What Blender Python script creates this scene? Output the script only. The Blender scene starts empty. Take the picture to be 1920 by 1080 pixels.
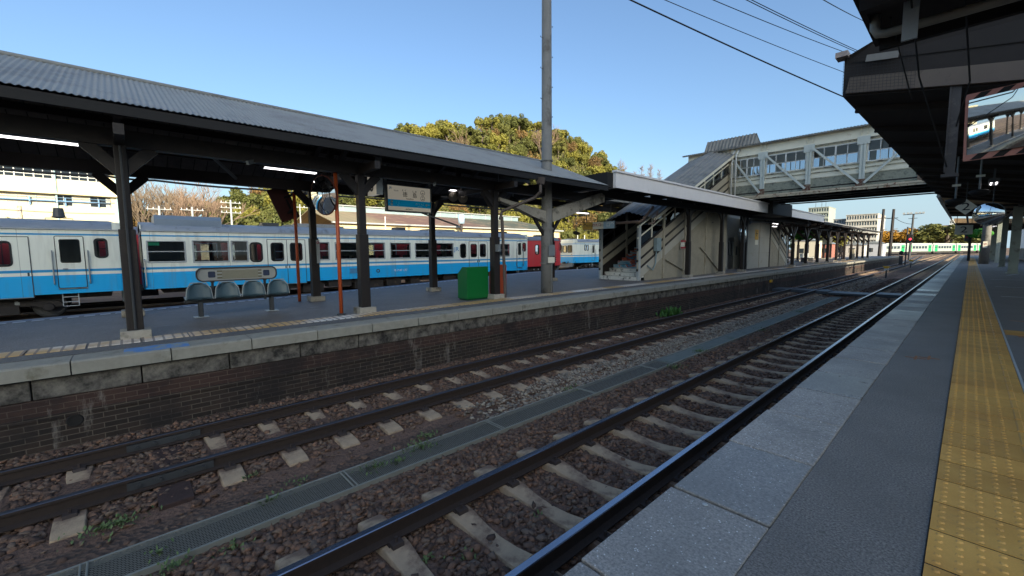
import bpy, bmesh, math, random
import numpy as np
from mathutils import Vector, Matrix
random.seed(7); rng = np.random.default_rng(7)
sc = bpy.context.scene; COL = sc.collection
R = math.radians

# ---------------------------------------------------------------- camera, sky, sun, exposure
YAW, PITCH, ROLL, FPX = R(47.453), R(5.07), R(-0.461), 787.26
cy, sy = math.cos(YAW), math.sin(YAW)
fw = Vector((-sy*math.cos(PITCH), cy*math.cos(PITCH), -math.sin(PITCH)))
r0 = Vector((cy, sy, 0)); u0 = r0.cross(fw)
rt = math.cos(ROLL)*r0 + math.sin(ROLL)*u0; up = -math.sin(ROLL)*r0 + math.cos(ROLL)*u0
CAM = Vector((0, 0, 1.32))
cam = bpy.data.cameras.new("camera"); camo = bpy.data.objects.new("camera", cam); COL.objects.link(camo)
cam.sensor_width = 36; cam.lens = FPX/1920*36; cam.clip_start = .05; cam.clip_end = 4000
M = Matrix((rt, up, -fw)).transposed().to_4x4(); M.translation = CAM
camo.matrix_world = M; sc.camera = camo

SKY_GAMMA, SKY_TINT = 1., (.62, .72, .80)
SUN_EL = R(20); SUN_AZ = (0.93, -0.367)
to_sun = Vector((SUN_AZ[0]*math.cos(SUN_EL), SUN_AZ[1]*math.cos(SUN_EL), math.sin(SUN_EL)))
w = bpy.data.worlds.new("World"); sc.world = w; w.use_nodes = True
nt = w.node_tree; bg = nt.nodes["Background"]
sky = nt.nodes.new("ShaderNodeTexSky"); sky.sky_type = 'NISHITA'; sky.sun_disc = False
sky.sun_elevation = SUN_EL; sky.sun_rotation = math.atan2(SUN_AZ[0], SUN_AZ[1])
sky.air_density = 1.0; sky.dust_density = 3.0; sky.ozone_density = 1.6; sky.altitude = 10
gm = nt.nodes.new("ShaderNodeGamma"); gm.inputs[1].default_value = SKY_GAMMA
tn = nt.nodes.new("ShaderNodeMix"); tn.data_type = 'RGBA'; tn.blend_type = 'MULTIPLY'; tn.inputs[0].default_value = 1; tn.inputs[7].default_value = (*SKY_TINT, 1)
nt.links.new(sky.outputs[0], gm.inputs[0]); nt.links.new(gm.outputs[0], tn.inputs[6]); 
tc = nt.nodes.new("ShaderNodeTexCoord"); sx = nt.nodes.new("ShaderNodeSeparateXYZ"); nt.links.new(tc.outputs["Generated"], sx.inputs[0])
mr = nt.nodes.new("ShaderNodeMapRange"); mr.interpolation_type = 'SMOOTHSTEP'; mr.inputs[1].default_value = -.02; mr.inputs[2].default_value = .24; mr.inputs[3].default_value = .85; mr.inputs[4].default_value = 0.; nt.links.new(sx.outputs[2], mr.inputs[0])
hz = nt.nodes.new("ShaderNodeMix"); hz.data_type = 'RGBA'; hz.inputs[7].default_value = (1.95, 2.65, 3.1, 1)      # pale haze along the horizon
nt.links.new(mr.outputs[0], hz.inputs[0]); nt.links.new(tn.outputs[2], hz.inputs[6]); nt.links.new(hz.outputs[2], bg.inputs[0]); bg.inputs[1].default_value = 0.15
sl = bpy.data.lights.new("sun", 'SUN'); so = bpy.data.objects.new("sun", sl); COL.objects.link(so)
sl.energy = 4.6; sl.angle = R(.5); sl.color = (1, .87, .66)
so.rotation_euler = to_sun.to_track_quat('Z', 'Y').to_euler(); so.location = (40, -40, 60)
sc.view_settings.view_transform = 'Standard'; sc.view_settings.look = 'None'
sc.view_settings.gamma = 1; sc.view_settings.use_curve_mapping = False
sc.view_settings.exposure = 1.1
sc.cycles.max_bounces = 7; sc.cycles.diffuse_bounces = 4; sc.cycles.transparent_max_bounces = 16
sc.cycles.caustics_reflective = False; sc.cycles.caustics_refractive = False

def at(px, py, X=None, Y=None, Z=None):
    "point of the photograph's pixel on a plane of the scene (measured layout)"
    d = (px-960)/FPX*rt - (py-540)/FPX*up + fw
    t = X/d.x if X is not None else Y/d.y if Y is not None else (Z-1.32)/d.z
    return CAM + t*d

# ---------------------------------------------------------------- materials
def s2l(c):
    return tuple((x/255/12.92 if x/255 <= .04045 else ((x/255+.055)/1.055)**2.4) for x in c)
class NT:
    def __init__(s, name):
        s.m = bpy.data.materials.new(name); s.m.use_nodes = True; s.t = s.m.node_tree
        s.p = s.t.nodes["Principled BSDF"]; s.out = s.t.nodes["Material Output"]
        s.co = s.t.nodes.new("ShaderNodeTexCoord").outputs["Object"]
    def n(s, kind, **kw):
        nd = s.t.nodes.new("ShaderNode"+kind)
        for k, v in kw.items():
            if k.startswith("_"): setattr(nd, k[1:], v)
            else: nd.inputs[k.replace("_", " ")].default_value = v
        return nd
    def l(s, a, b): s.t.links.new(a, b)
    def noise(s, scale, detail=4, rough=.6, co=None):
        nd = s.n("TexNoise", Scale=scale, Detail=detail, Roughness=rough); s.l(co or s.co, nd.inputs["Vector"]); return nd.outputs["Fac"]
    def ramp(s, fac, *stops, const=False):
        nd = s.t.nodes.new("ShaderNodeValToRGB"); cr = nd.color_ramp
        if const: cr.interpolation = 'CONSTANT'
        while len(cr.elements) < len(stops): cr.elements.new(.5)
        for e, (p, c) in zip(cr.elements, stops):
            e.position = p; e.color = (c if len(c) == 4 else (*c, 1)) if hasattr(c, '__len__') else (c, c, c, 1)
        s.l(fac, nd.inputs[0]); return nd.outputs["Color"]
    def mix(s, fac, a, b, mode='MIX'):
        nd = s.t.nodes.new("ShaderNodeMix"); nd.data_type = 'RGBA'; nd.blend_type = mode
        for i, v in ((0, fac), (6, a), (7, b)):
            if hasattr(v, 'is_output') or isinstance(v, bpy.types.NodeSocket): s.l(v, nd.inputs[i])
            else: nd.inputs[i].default_value = v if i == 0 else (*v, 1) if len(v) == 3 else v
        return nd.outputs[2]
    def math(s, op, a, b=0., c=0.):
        nd = s.t.nodes.new("ShaderNodeMath"); nd.operation = op
        for i, v in enumerate((a, b, c)):
            if isinstance(v, bpy.types.NodeSocket): s.l(v, nd.inputs[i])
            else: nd.inputs[i].default_value = v
        return nd.outputs[0]
    def sep(s):
        nd = s.t.nodes.new("ShaderNodeSeparateXYZ"); s.l(s.co, nd.inputs[0]); return nd.outputs
    def comb(s, x, y, z):
        nd = s.t.nodes.new("ShaderNodeCombineXYZ")
        for i, v in enumerate((x, y, z)):
            if isinstance(v, bpy.types.NodeSocket): s.l(v, nd.inputs[i])
            else: nd.inputs[i].default_value = v
        return nd.outputs[0]
    def bump(s, h, strength=.3, dist=.01):
        nd = s.n("Bump", Strength=strength, Distance=dist); s.l(h, nd.inputs["Height"]); s.l(nd.outputs[0], s.p.inputs["Normal"])
    def base(s, c): s.l(c, s.p.inputs["Base Color"])

def mat(name, c, rough=.6, metal=0., sc1=6., a=.18, stain=None, ssc=1.5, st=.58, bump=0., bsc=60., spec=.5, lin=False):
    "painted/mineral surface: colour varied by two noises, optional stains and bump"
    k = NT(name); c = c if lin else s2l(c)
    f = k.noise(sc1, 5)
    col = k.mix(f, tuple(x*(1-a*1.6) for x in c), tuple(min(1, x*(1+a*1.6)) for x in c))
    if stain:
        g = k.noise(ssc, 7, .68); g = k.ramp(g, (st-.03, 0.), (st+.09, 1.))
        col = k.mix(g, col, s2l(stain))
    k.base(col); k.p.inputs["Roughness"].default_value = rough; k.p.inputs["Metallic"].default_value = metal
    k.p.inputs["Specular IOR Level"].default_value = spec
    if bump: k.bump(k.noise(bsc, 4), bump, .01)
    return k.m
def emis(name, c, e):
    k = NT(name); k.p.inputs["Base Color"].default_value = (*c, 1)
    k.p.inputs["Emission Color"].default_value = (*c, 1); k.p.inputs["Emission Strength"].default_value = e
    return k.m
def glass(name, tint=(.72, .78, .8), refl=.6, rough=.02):
    k = NT(name); k.t.nodes.remove(k.p)
    tr = k.n("BsdfTransparent"); tr.inputs[0].default_value = (*tint, 1)
    gl = k.n("BsdfGlossy", Roughness=rough); fr = k.n("Fresnel", IOR=1.5)
    mx = k.t.nodes.new("ShaderNodeMixShader"); k.l(k.math('MULTIPLY', fr.outputs[0], refl*2.2), mx.inputs[0])
    k.l(tr.outputs[0], mx.inputs[1]); k.l(gl.outputs[0], mx.inputs[2]); k.l(mx.outputs[0], k.out.inputs[0])
    return k.m
def mirror_mat():
    k = NT("mirror"); k.p.inputs["Base Color"].default_value = (.82, .86, .86, 1)
    k.p.inputs["Metallic"].default_value = 1; k.p.inputs["Roughness"].default_value = .03; return k.m

MT = {}
def defmats():
    m = MT
    m['brown'] = mat("dark_brown_paint", (32, 25, 22), .55, sc1=9, a=.25, stain=(46, 37, 32), ssc=3, st=.6, bump=.15)
    m['black'] = mat("flat_black", (22, 20, 20), .75, a=.25)
    m['boards'] = mat("old_boards", (74, 70, 66), .85, sc1=4, a=.25, stain=(44, 40, 38), ssc=2)
    m['conc'] = mat("concrete", (160, 154, 142), .85, sc1=14, a=.18, stain=(88, 84, 76), ssc=2.2, st=.55, bump=.3, bsc=90)
    m['conc2'] = mat("grey_concrete_pole", (122, 121, 118), .8, sc1=5, a=.16, stain=(88, 85, 80), ssc=1.6, st=.56, bump=.2)
    m['white'] = mat("white_paint", (205, 206, 202), .5, sc1=4, a=.06, stain=(158, 150, 138), ssc=3, st=.63)
    m['grey'] = mat("grey_paint", (122, 128, 130), .5, a=.1)
    m['lgrey'] = mat("light_grey_paint", (165, 170, 170), .5, a=.08)
    m['dgrey'] = mat("dark_grey_metal", (62, 64, 66), .5, a=.15)
    m['under'] = mat("dirty_underframe", (46, 42, 40), .8, a=.3, stain=(78, 66, 56), ssc=4, st=.6)
    m['steel'] = mat("steel", (150, 152, 154), .32, 1., a=.05)
    m['stainless'] = mat("stainless", (180, 182, 184), .3, .9, a=.05)
    m['orange'] = mat("orange_post_paint", (186, 84, 42), .45, sc1=8, a=.15, stain=(104, 58, 44), ssc=3, st=.62)
    m['bingreen'] = mat("green_bin_paint", (0, 100, 42), .42, a=.05)
    m['binorange'] = mat("orange_bin_paint", (176, 76, 42), .4, a=.05)
    m['tubelight'] = emis("fluorescent_tube", (1, .95, .98), 2.2)
    m['mirror'] = mirror_mat()
    m['glass'] = glass("train_glass", (.60, .64, .66), .5)
    m['bglass'] = glass("bridge_glass", (.62, .68, .74), .8)
    m['darkglass'] = mat("dark_glass", (40, 48, 54), .08, a=.1, spec=.8)
    m['rubber'] = mat("black_rubber", (22, 22, 24), .6, a=.1)
    m['cream'] = mat("peeling_cream_paint", (222, 218, 200), .6, sc1=3, a=.06, stain=(166, 126, 96), ssc=2.6, st=.66)
    m['creamw'] = mat("cream_boards", (156, 149, 132), .7, sc1=4, a=.1, stain=(140, 128, 106), ssc=1.5, st=.57)
    m['bgreen'] = mat("weathered_green_panel", (138, 140, 126), .75, sc1=10, a=.2, stain=(98, 102, 94), ssc=6, st=.55, bump=.3)
    m['rust'] = mat("rusty_paint", (196, 184, 162), .7, sc1=6, a=.12, stain=(116, 74, 56), ssc=7, st=.55)
    m['steelgrey'] = mat("pale_truss_paint", (192, 198, 192), .5, sc1=4, a=.08, stain=(116, 100, 88), ssc=5, st=.66)
    m['fascia'] = mat("white_fascia_paint", (228, 224, 222), .5, sc1=3, a=.05, stain=(168, 132, 104), ssc=1.6, st=.7)
    m['ink'] = mat("black_lettering", (24, 24, 28), .6, a=0)
    m['inkw'] = mat("white_lettering", (225, 230, 232), .6, a=0)
    m['jrblue'] = mat("blue_lettering", (30, 130, 190), .5, a=0)
    m['signw'] = mat("sign_white", (232, 226, 206), .4, a=.03)
    m['signglow'] = mat("glowing_sign_white", (226, 216, 190), .4, a=.02); p_ = m['signglow'].node_tree.nodes["Principled BSDF"]; p_.inputs["Emission Color"].default_value = (1, .92, .76, 1); p_.inputs["Emission Strength"].default_value = .085  # weak emission brightens the sign faces; backlighting is assumed
    m['signbglow'] = mat("glowing_sign_blue", (0, 120, 176), .4, a=.02); p_ = m['signbglow'].node_tree.nodes["Principled BSDF"]; p_.inputs["Emission Color"].default_value = (0, .30, .55, 1); p_.inputs["Emission Strength"].default_value = .10  # same weak added glow for the blue band
    m['signb'] = mat("sign_blue", (0, 120, 176), .4, a=.03)
    m['yellow'] = mat("yellow_paint", (208, 160, 40), .5, a=.08)
    m['pink'] = mat("pink_frame_paint", (206, 138, 122), .5, a=.06)
    m['red'] = mat("red_paint", (170, 30, 34), .45, a=.08)
    m['teal'] = mat("bluegrey_plastic_seat", (72, 95, 106), .4, sc1=30, a=.1)
    m['wire'] = mat("black_cable", (20, 20, 22), .6, a=0)
defmats()

# ---------------------------------------------------------------- mesh helper
WL = {}
def wloc(o):
    v = Vector((0, 0, 0))
    while o is not None: v = v + Vector(o.location); o = o.parent
    return v
class MB:
    def __init__(s): s.v = []; s.f = []; s.mi = []; s.i = 0
    def add(s, vs, fs):
        o = len(s.v); s.v += [tuple(v) for v in vs]; s.f += [tuple(i+o for i in f) for f in fs]; s.mi += [s.i]*len(fs); return s
    def box(s, x0, x1, y0, y1, z0, z1):
        v = [(x, y, z) for z in (z0, z1) for y in (y0, y1) for x in (x0, x1)]
        return s.add(v, [(0, 2, 3, 1), (4, 5, 7, 6), (0, 1, 5, 4), (2, 6, 7, 3), (0, 4, 6, 2), (1, 3, 7, 5)])
    def bar(s, p, q, wd, h, upv=(0, 0, 1)):
        p = Vector(p); q = Vector(q); d = (q-p).normalized(); u = Vector(upv)
        if abs(d.dot(u)) > .99: u = Vector((1, 0, 0))
        a = d.cross(u).normalized(); b = a.cross(d)
        v = [e + a*(i*wd/2) + b*(j*h/2) for e in (p, q) for j in (-1, 1) for i in (-1, 1)]
        return s.add(v, [(0, 2, 3, 1), (4, 5, 7, 6), (0, 1, 5, 4), (2, 6, 7, 3), (0, 4, 6, 2), (1, 3, 7, 5)])
    def tube(s, pts, r, n=8, cap=True):
        pts = [Vector(p) for p in pts]; rs = r if hasattr(r, '__len__') else [r]*len(pts); o = len(s.v); vs = []; fs = []
        a = None
        for i, p in enumerate(pts):
            d = (pts[min(i+1, len(pts)-1)] - pts[max(i-1, 0)]).normalized()
            if a is None: a = d.orthogonal().normalized()
            else: a = (a - d*a.dot(d)).normalized()
            b = d.cross(a)
            for k in range(n):
                t = 2*math.pi*k/n; vs.append(p + (a*math.cos(t) + b*math.sin(t))*rs[i])
        for i in range(len(pts)-1):
            for k in range(n): fs.append((i*n+k, i*n+(k+1) % n, (i+1)*n+(k+1) % n, (i+1)*n+k))
        if cap: fs += [tuple(range(n))[::-1], tuple((len(pts)-1)*n+k for k in range(n))]
        return s.add(vs, fs)
    def prism(s, poly, axis, a0, a1):
        "2D outline (u,v) extruded along axis: x->(y,z)  y->(x,z)  z->(x,y)"
        f = {'x': lambda u, v, a: (a, u, v), 'y': lambda u, v, a: (u, a, v), 'z': lambda u, v, a: (u, v, a)}[axis]
        n = len(poly); vs = [f(u, v, a0) for u, v in poly] + [f(u, v, a1) for u, v in poly]
        return s.add(vs, [tuple(range(n))[::-1], tuple(range(n, 2*n))] + [(i, (i+1) % n, n+(i+1) % n, n+i) for i in range(n)])
    def quad(s, *p): return s.add(p, [tuple(range(len(p)))])
    def ring(s, outer, inner, axis, a0, a1):
        f = {'x': lambda u, v, a: (a, u, v), 'y': lambda u, v, a: (u, a, v), 'z': lambda u, v, a: (u, v, a)}[axis]
        n = len(outer); vs = [f(u, v, a) for a in (a0, a1) for L in (outer, inner) for u, v in L]; fs = []
        for i in range(n):
            j = (i+1) % n
            fs += [(i, j, n+j, n+i), (2*n+i, 3*n+i, 3*n+j, 2*n+j), (i, 2*n+i, 2*n+j, j), (n+i, n+j, 3*n+j, 3*n+i)]
        return s.add(vs, fs)
    def lathe(s, prof, c, n=16, axis='z'):
        c = Vector(c); vs = []; m = len(prof)
        for k in range(n):
            t = 2*math.pi*k/n
            for r, h in prof:
                d = {'z': (r*math.cos(t), r*math.sin(t), h), 'x': (h, r*math.cos(t), r*math.sin(t)), 'y': (r*math.cos(t), h, r*math.sin(t))}[axis]
                vs.append(c + Vector(d))
        return s.add(vs, [(k*m+i, ((k+1) % n)*m+i, ((k+1) % n)*m+i+1, k*m+i+1) for k in range(n) for i in range(m-1)])
    def holes(s, x, y0, y1, z0, z1, hl, axis='x', th=.04, flip=1):
        "wall sheet on plane x (or y) with rectangular openings, thickness th behind"
        ys = sorted({y0, y1, *[min(max(h[i], y0), y1) for h in hl for i in (0, 1)]}); zs = sorted({z0, z1, *[h[i] for h in hl for i in (2, 3)]})
        P = (lambda a, u, v: (a, u, v)) if axis == 'x' else (lambda a, u, v: (u, a, v))
        for a, b in zip(ys, ys[1:]):
            for c, d in zip(zs, zs[1:]):
                if any(h[0]-1e-6 <= (a+b)/2 <= h[1]+1e-6 and h[2] <= (c+d)/2 <= h[3] for h in hl): continue
                for xx in (x, x-th): s.quad(P(xx, a, c), P(xx, b, c), P(xx, b, d), P(xx, a, d))
        for h in hl:
            for (a, c), (b, d) in (((h[0], h[2]), (h[1], h[2])), ((h[1], h[2]), (h[1], h[3])), ((h[1], h[3]), (h[0], h[3])), ((h[0], h[3]), (h[0], h[2]))):
                s.quad(P(x, a, c), P(x, b, d), P(x-th, b, d), P(x-th, a, c))
        return s
    def build(s, name, m, parent=None, smooth=False, bevel=0.):
        off = wloc(parent)
        me = bpy.data.meshes.new(name); me.from_pydata([tuple(Vector(v)-off) for v in s.v], [], s.f)
        ms = m if isinstance(m, (list, tuple)) else [m]
        for x in ms: me.materials.append(MT[x] if isinstance(x, str) else x)
        me.polygons.foreach_set('material_index', s.mi)
        if smooth: me.polygons.foreach_set('use_smooth', [True]*len(s.f))
        me.update()
        bm = bmesh.new(); bm.from_mesh(me); bmesh.ops.recalc_face_normals(bm, faces=bm.faces); bm.to_mesh(me); bm.free()
        o = bpy.data.objects.new(name, me); COL.objects.link(o)
        if parent is not None: o.parent = parent
        if smooth == 'auto': pass
        if bevel:
            b = o.modifiers.new('bevel', 'BEVEL'); b.width = bevel; b.segments = 2; b.limit_method = 'ANGLE'
        return o
def rrect(y0, y1, z0, z1, r, n=5):
    pts = []
    for cx, cz, a0 in ((y1-r, z1-r, 0), (y0+r, z1-r, 90), (y0+r, z0+r, 180), (y1-r, z0+r, 270)):
        for k in range(n+1):
            a = R(a0+90*k/n); pts.append((cx+r*math.cos(a), cz+r*math.sin(a)))
    return pts
def circ(cx, cz, r, n=24, ry=None): return [(cx+r*math.cos(2*math.pi*k/n), cz+(ry or r)*math.sin(2*math.pi*k/n)) for k in range(n)]
def thing(name, label, cat, loc=(0, 0, 0), group=None):
    o = bpy.data.objects.new(name, None); COL.objects.link(o); o.location = loc; o.empty_display_size = .2
    o['label'] = label; o['category'] = cat
    if group: o['group'] = group
    return o
def tag(o, label, cat, group=None):
    o['label'] = label; o['category'] = cat
    if group: o['group'] = group
    return o
def struct(o, kind='structure'): o['kind'] = kind; return o
def dup(root, loc, label=None, group=None, scale=None, rz=None):
    c = root.copy(); COL.objects.link(c); c.location = loc
    if label: c['label'] = label
    if group: c['group'] = group
    if scale: c.scale = scale
    if rz is not None: c.rotation_euler[2] = rz
    for ch in list(root.children):
        d = ch.copy(); COL.objects.link(d); d.parent = c
        for g in list(ch.children):
            e = g.copy(); COL.objects.link(e); e.parent = d
    return c
def text(body, size, o, facing, m, parent, name='lettering', sx=1., align='CENTER', depth=.002, ang=0.):
    cu = bpy.data.curves.new(name, 'FONT'); cu.body = body; cu.size = size; cu.align_x = align; cu.align_y = 'CENTER'; cu.extrude = depth
    t = bpy.data.objects.new(name, cu); COL.objects.link(t)
    me = bpy.data.meshes.new_from_object(t.evaluated_get(bpy.context.evaluated_depsgraph_get()))
    bpy.data.objects.remove(t); bpy.data.curves.remove(cu)
    right = {'+x': Vector((0, 1, 0)), '-y': Vector((1, 0, 0))}[facing] if isinstance(facing, str) else Vector(facing)
    if ang: right = right*math.cos(ang) + Vector((0, 0, 1))*math.sin(ang)
    upv = Vector((0, 0, 1)) if not ang else (right.cross(Vector((0, -1, 0))) if False else Vector((0, 0, 1)))
    nrm = right.cross(upv).normalized(); off = Vector(o) - wloc(parent)
    for v in me.vertices:
        a, b, c = v.co; v.co = off + right*(a*sx) + upv*b + nrm*c
    me.materials.clear(); me.materials.append(MT[m] if isinstance(m, str) else m)
    ob = bpy.data.objects.new(name, me); COL.objects.link(ob); ob.parent = parent
    return ob
# ---------------------------------------------------------------- ground, platforms, tracks
ZP, ZL, ZB = 0., -.04, -1.155          # right platform, left platform, ballast level
def ground_mat():
    k = NT("rail_yard_earth")
    big = k.noise(.35, 5); fine = k.noise(26, 6, .7)
    a = k.mix(fine, s2l((60, 46, 40)), s2l((116, 94, 80)))
    b = k.mix(fine, s2l((92, 76, 64)), s2l((150, 126, 104)))
    k.base(k.mix(k.ramp(big, (.45, 0.), (.6, 1.)), a, b)); k.p.inputs["Roughness"].default_value = .95
    v = k.n("TexVoronoi", Scale=22.); k.l(k.co, v.inputs["Vector"]); k.bump(v.outputs["Distance"], .9, .04)
    return k.m
g = MB(); g.quad((-900, -300, ZB-.03), (500, -300, ZB-.03), (500, 1500, ZB-.03), (-900, 1500, ZB-.03))
struct(g.build("ground", ground_mat()))

def earth_mat():
    k = NT("rusty_ballast_bed"); f = k.noise(40, 6, .75); big = k.noise(1.1, 4)
    a = k.mix(f, s2l((78, 61, 53)), s2l((142, 114, 98))); b = k.mix(f, s2l((84, 64, 54)), s2l((156, 124, 106)))
    k.base(k.mix(k.ramp(big, (.42, 0.), (.6, 1.)), a, b)); k.p.inputs["Roughness"].default_value = .95
    v = k.n("TexVoronoi", Scale=26.); k.l(k.co, v.inputs["Vector"])
    k.bump(k.math('ADD', k.math('MULTIPLY', v.outputs["Distance"], 1.), f), .9, .035); return k.m
# ballast bed with a gentle profile between the two platform walls
xs = np.linspace(-7.9, -1.1, 40); b = MB(); ysb = list(np.arange(-20, 30, .8)) + list(np.arange(30, 100, 3)) + [110]
def bedz(x, y):
    d = min(abs(x+2.59), abs(x+6.2)); z = ZB + .015*math.cos(min(d, 1.6)*1.9)
    if -5.0 < x < -4.1: z -= .03
    return z
n = len(xs); vs = [(x, y, bedz(x, y)+rng.normal(0, .006)) for y in ysb for x in xs]
b.add(vs, [(j*n+i, j*n+i+1, (j+1)*n+i+1, (j+1)*n+i) for j in range(len(ysb)-1) for i in range(n-1)])
struct(b.build("ballast_bed", earth_mat(), smooth=True))

# --- broken stone ballast: thousands of stones, one mass
def stones(name, N, xr, yr, size, mats_, zoff=0., keep=None, sizej=.45):
    ico = bmesh.new(); bmesh.ops.create_icosphere(ico, subdivisions=1, radius=1.); bv = np.array([v.co[:] for v in ico.verts]); bf = np.array([[v.index for v in f.verts] for f in ico.faces]); ico.free()
    x = rng.uniform(*xr, N); y = yr[0] + (yr[1]-yr[0])*rng.power(1., N)
    if keep is not None:
        m = keep(x, y); x = x[m]; y = y[m]
    N = len(x); nv = len(bv)
    bv = bv/np.abs(bv).max(1, keepdims=True)**.6
    V = np.repeat(bv[None], N, 0)*(1+rng.uniform(-.42, .36, (N, nv, 1)))
    S = size*(1+rng.uniform(-sizej, sizej, (N, 1, 1)))*np.stack([rng.uniform(.75, 1.3, N), rng.uniform(.6, 1., N), rng.uniform(.4, .75, N)], 1)[:, None, :]
    V = V*S; a = rng.uniform(0, 6.28, N); c, s_ = np.cos(a)[:, None], np.sin(a)[:, None]; t = rng.normal(0, .35, N)[:, None]
    X = V[..., 0]*c - V[..., 1]*s_; Y = V[..., 0]*s_ + V[..., 1]*c; Z = V[..., 2] + t*X
    z0 = np.array([bedz(p, q) for p, q in zip(x, y)])
    V = np.stack([X+x[:, None], Y+y[:, None], Z+z0[:, None]+rng.uniform(-.004, .024, N)[:, None]+zoff], -1).reshape(-1, 3)
    F = (bf[None]+np.arange(N)[:, None, None]*nv).reshape(-1, 3)
    me = bpy.data.meshes.new(name); me.vertices.add(len(V)); me.vertices.foreach_set('co', V.ravel())
    me.loops.add(F.size); me.loops.foreach_set('vertex_index', F.ravel()); me.polygons.add(len(F))
    me.polygons.foreach_set('loop_start', np.arange(0, F.size, 3)); me.polygons.foreach_set('loop_total', np.full(len(F), 3))
    for q in mats_: me.materials.append(q)
    me.polygons.foreach_set('material_index', np.repeat(rng.integers(0, len(mats_), N), len(bf))); me.update()
    o = bpy.data.objects.new(name, me); COL.objects.link(o); return struct(o, 'stuff')
def stone_mat(nm, c, a=.24): return mat(nm, c, .85, sc1=14, a=a, bump=.25, bsc=80)
SB = [stone_mat("stone_umber", (106, 84, 70)), stone_mat("stone_dark", (78, 60, 50)), stone_mat("stone_rust", (122, 92, 73)), stone_mat("stone_grey", (112, 94, 80)), stone_mat("stone_dark_red", (92, 71, 59))]
SW = [stone_mat("stone_pale", (162, 152, 136)), stone_mat("stone_buff", (138, 124, 108)), stone_mat("stone_grey_pale", (120, 112, 102))]
def on_sleeper(x, y):
    a = np.abs((y-.83+.3275) % .655-.3275); b_ = np.abs((y-.72+.314) % .628-.314)
    hit = ((np.abs(x+2.59) < 1.03) & (a < .15)) | ((np.abs(x+6.2) < 1.03) & (b_ < .15) & (np.abs(y-.22) > .3))
    return hit & (rng.random(len(x)) < .97)
drain = lambda x, y: ~((x > -4.66) & (x < -4.2)) & ~on_sleeper(x, y)
dirt = lambda x, y: drain(x, y) & ~((x > -5.25) & (x < -4.55) & (y < 4.2) & (rng.random(len(x)) < .93))
stones("ballast", 46000, (-7.7, -1.1), (-1.6, 7.), .029, SB, keep=dirt)
stones("ballast", 30000, (-7.7, -1.1), (7., 20.), .033, SB, keep=drain)
stones("ballast", 8000, (-7.7, -1.1), (20., 45.), .055, SB, keep=drain)
stones("pale_ballast", 17000, (-5.35, -4.68), (3.6, 26), .025, SW, zoff=.012, keep=lambda x, y: (rng.random(len(x)) < np.clip((y-3.4)/3, 0.05, 1)) & (x > -5.35+.15*np.sin(y*1.7)))
stones("pale_ballast", 1500, (-5.6, -4.5), (27.5, 45), .05, SW, zoff=.02)

# --- tracks
def rail_mat():
    k = NT("rail_steel"); f = k.noise(30, 4); k.base(k.mix(f, s2l((34, 28, 26)), s2l((62, 48, 40)))); k.p.inputs["Roughness"].default_value = .75; return k.m
MT['railside'] = rail_mat()
MT['railtop'] = mat("polished_rail_head", (150, 156, 170), .22, 1., sc1=3, a=.08)
MT['raildull'] = mat("worn_rail_head", (104, 104, 110), .38, 1., sc1=3, a=.12)
def rail_profile(xc, zt):
    h = .0335
    return [(xc-.0635, zt-.153), (xc+.0635, zt-.153), (xc+.0635, zt-.142), (xc+.011, zt-.122), (xc+.009, zt-.045), (xc+h, zt-.034), (xc+h, zt-.006), (xc+h-.007, zt), (xc-h+.007, zt), (xc-h, zt-.006), (xc-h, zt-.034), (xc-.009, zt-.045), (xc-.011, zt-.122), (xc-.0635, zt-.142)]
def rail(xc, zt, y0, y1, parent, top):
    m = MB(); P = rail_profile(xc, zt); n = len(P); ys = [y0, y1]
    vs = [(x, y, z) for y in ys for x, z in P]; m.add(vs, [tuple(range(n))[::-1], tuple(range(n, 2*n))])
    for i in range(n):
        m.i = 1 if i in (6, 7, 8) else 0
        m.add([], []); m.f.append((i, (i+1) % n, n+(i+1) % n, n+i)); m.mi.append(m.i)
    return m.build("rail", ['railside', top], parent)
def sleeper_mesh(zt):
    "pre-stressed concrete sleeper, waist lower than the rail seats"
    m = MB(); xs = [-1.0, -.92, -.70, -.42, -.2, 0, .2, .42, .70, .92, 1.0]
    top = [-.03, -.012, 0, 0, -.03, -.042, -.03, 0, 0, -.012, -.03]; wd = [.115, .12, .12, .115, .10, .095, .10, .115, .12, .12, .115]
    sec = []
    for x, t, w_ in zip(xs, top, wd): sec += [(x, -w_-.02, zt-.17), (x, -w_+.012, zt+t), (x, w_-.012, zt+t), (x, w_+.02, zt-.17)]
    fs = [(0, 1, 2, 3), tuple(len(sec)-4+i for i in (3, 2, 1, 0))]
    for i in range(len(xs)-1):
        for k in range(3): fs.append((i*4+k, i*4+k+1, i*4+4+k+1, i*4+4+k))
    return m.add(sec, fs)
def clips_mesh(zt, s, hg=.566):
    m = MB()
    if True:
        m.box(s*hg-.1, s*hg+.1, -.06, .06, zt, zt+.012)
        for e in (-1, 1):
            x = s*hg+e*.105
            m.prism([(x-.045, zt), (x+.045, zt), (x+.035, zt+.03), (x-.035*1, zt+.035)], 'y', -.05, .05)
            m.tube([(x, 0, zt+.03), (x, 0, zt+.075)], .013, 6)
    return m
SLM = mat("sleeper_concrete", (170, 148, 122), .9, sc1=9, a=.2, stain=(120, 98, 82), ssc=2.5, st=.52, bump=.4, bsc=70)
CLM = mat("rusty_clip", (58, 48, 44), .75, a=.25)
WOOD = mat("creosoted_wood", (62, 46, 42), .9, sc1=14, a=.3, bump=.5, bsc=30)
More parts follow.
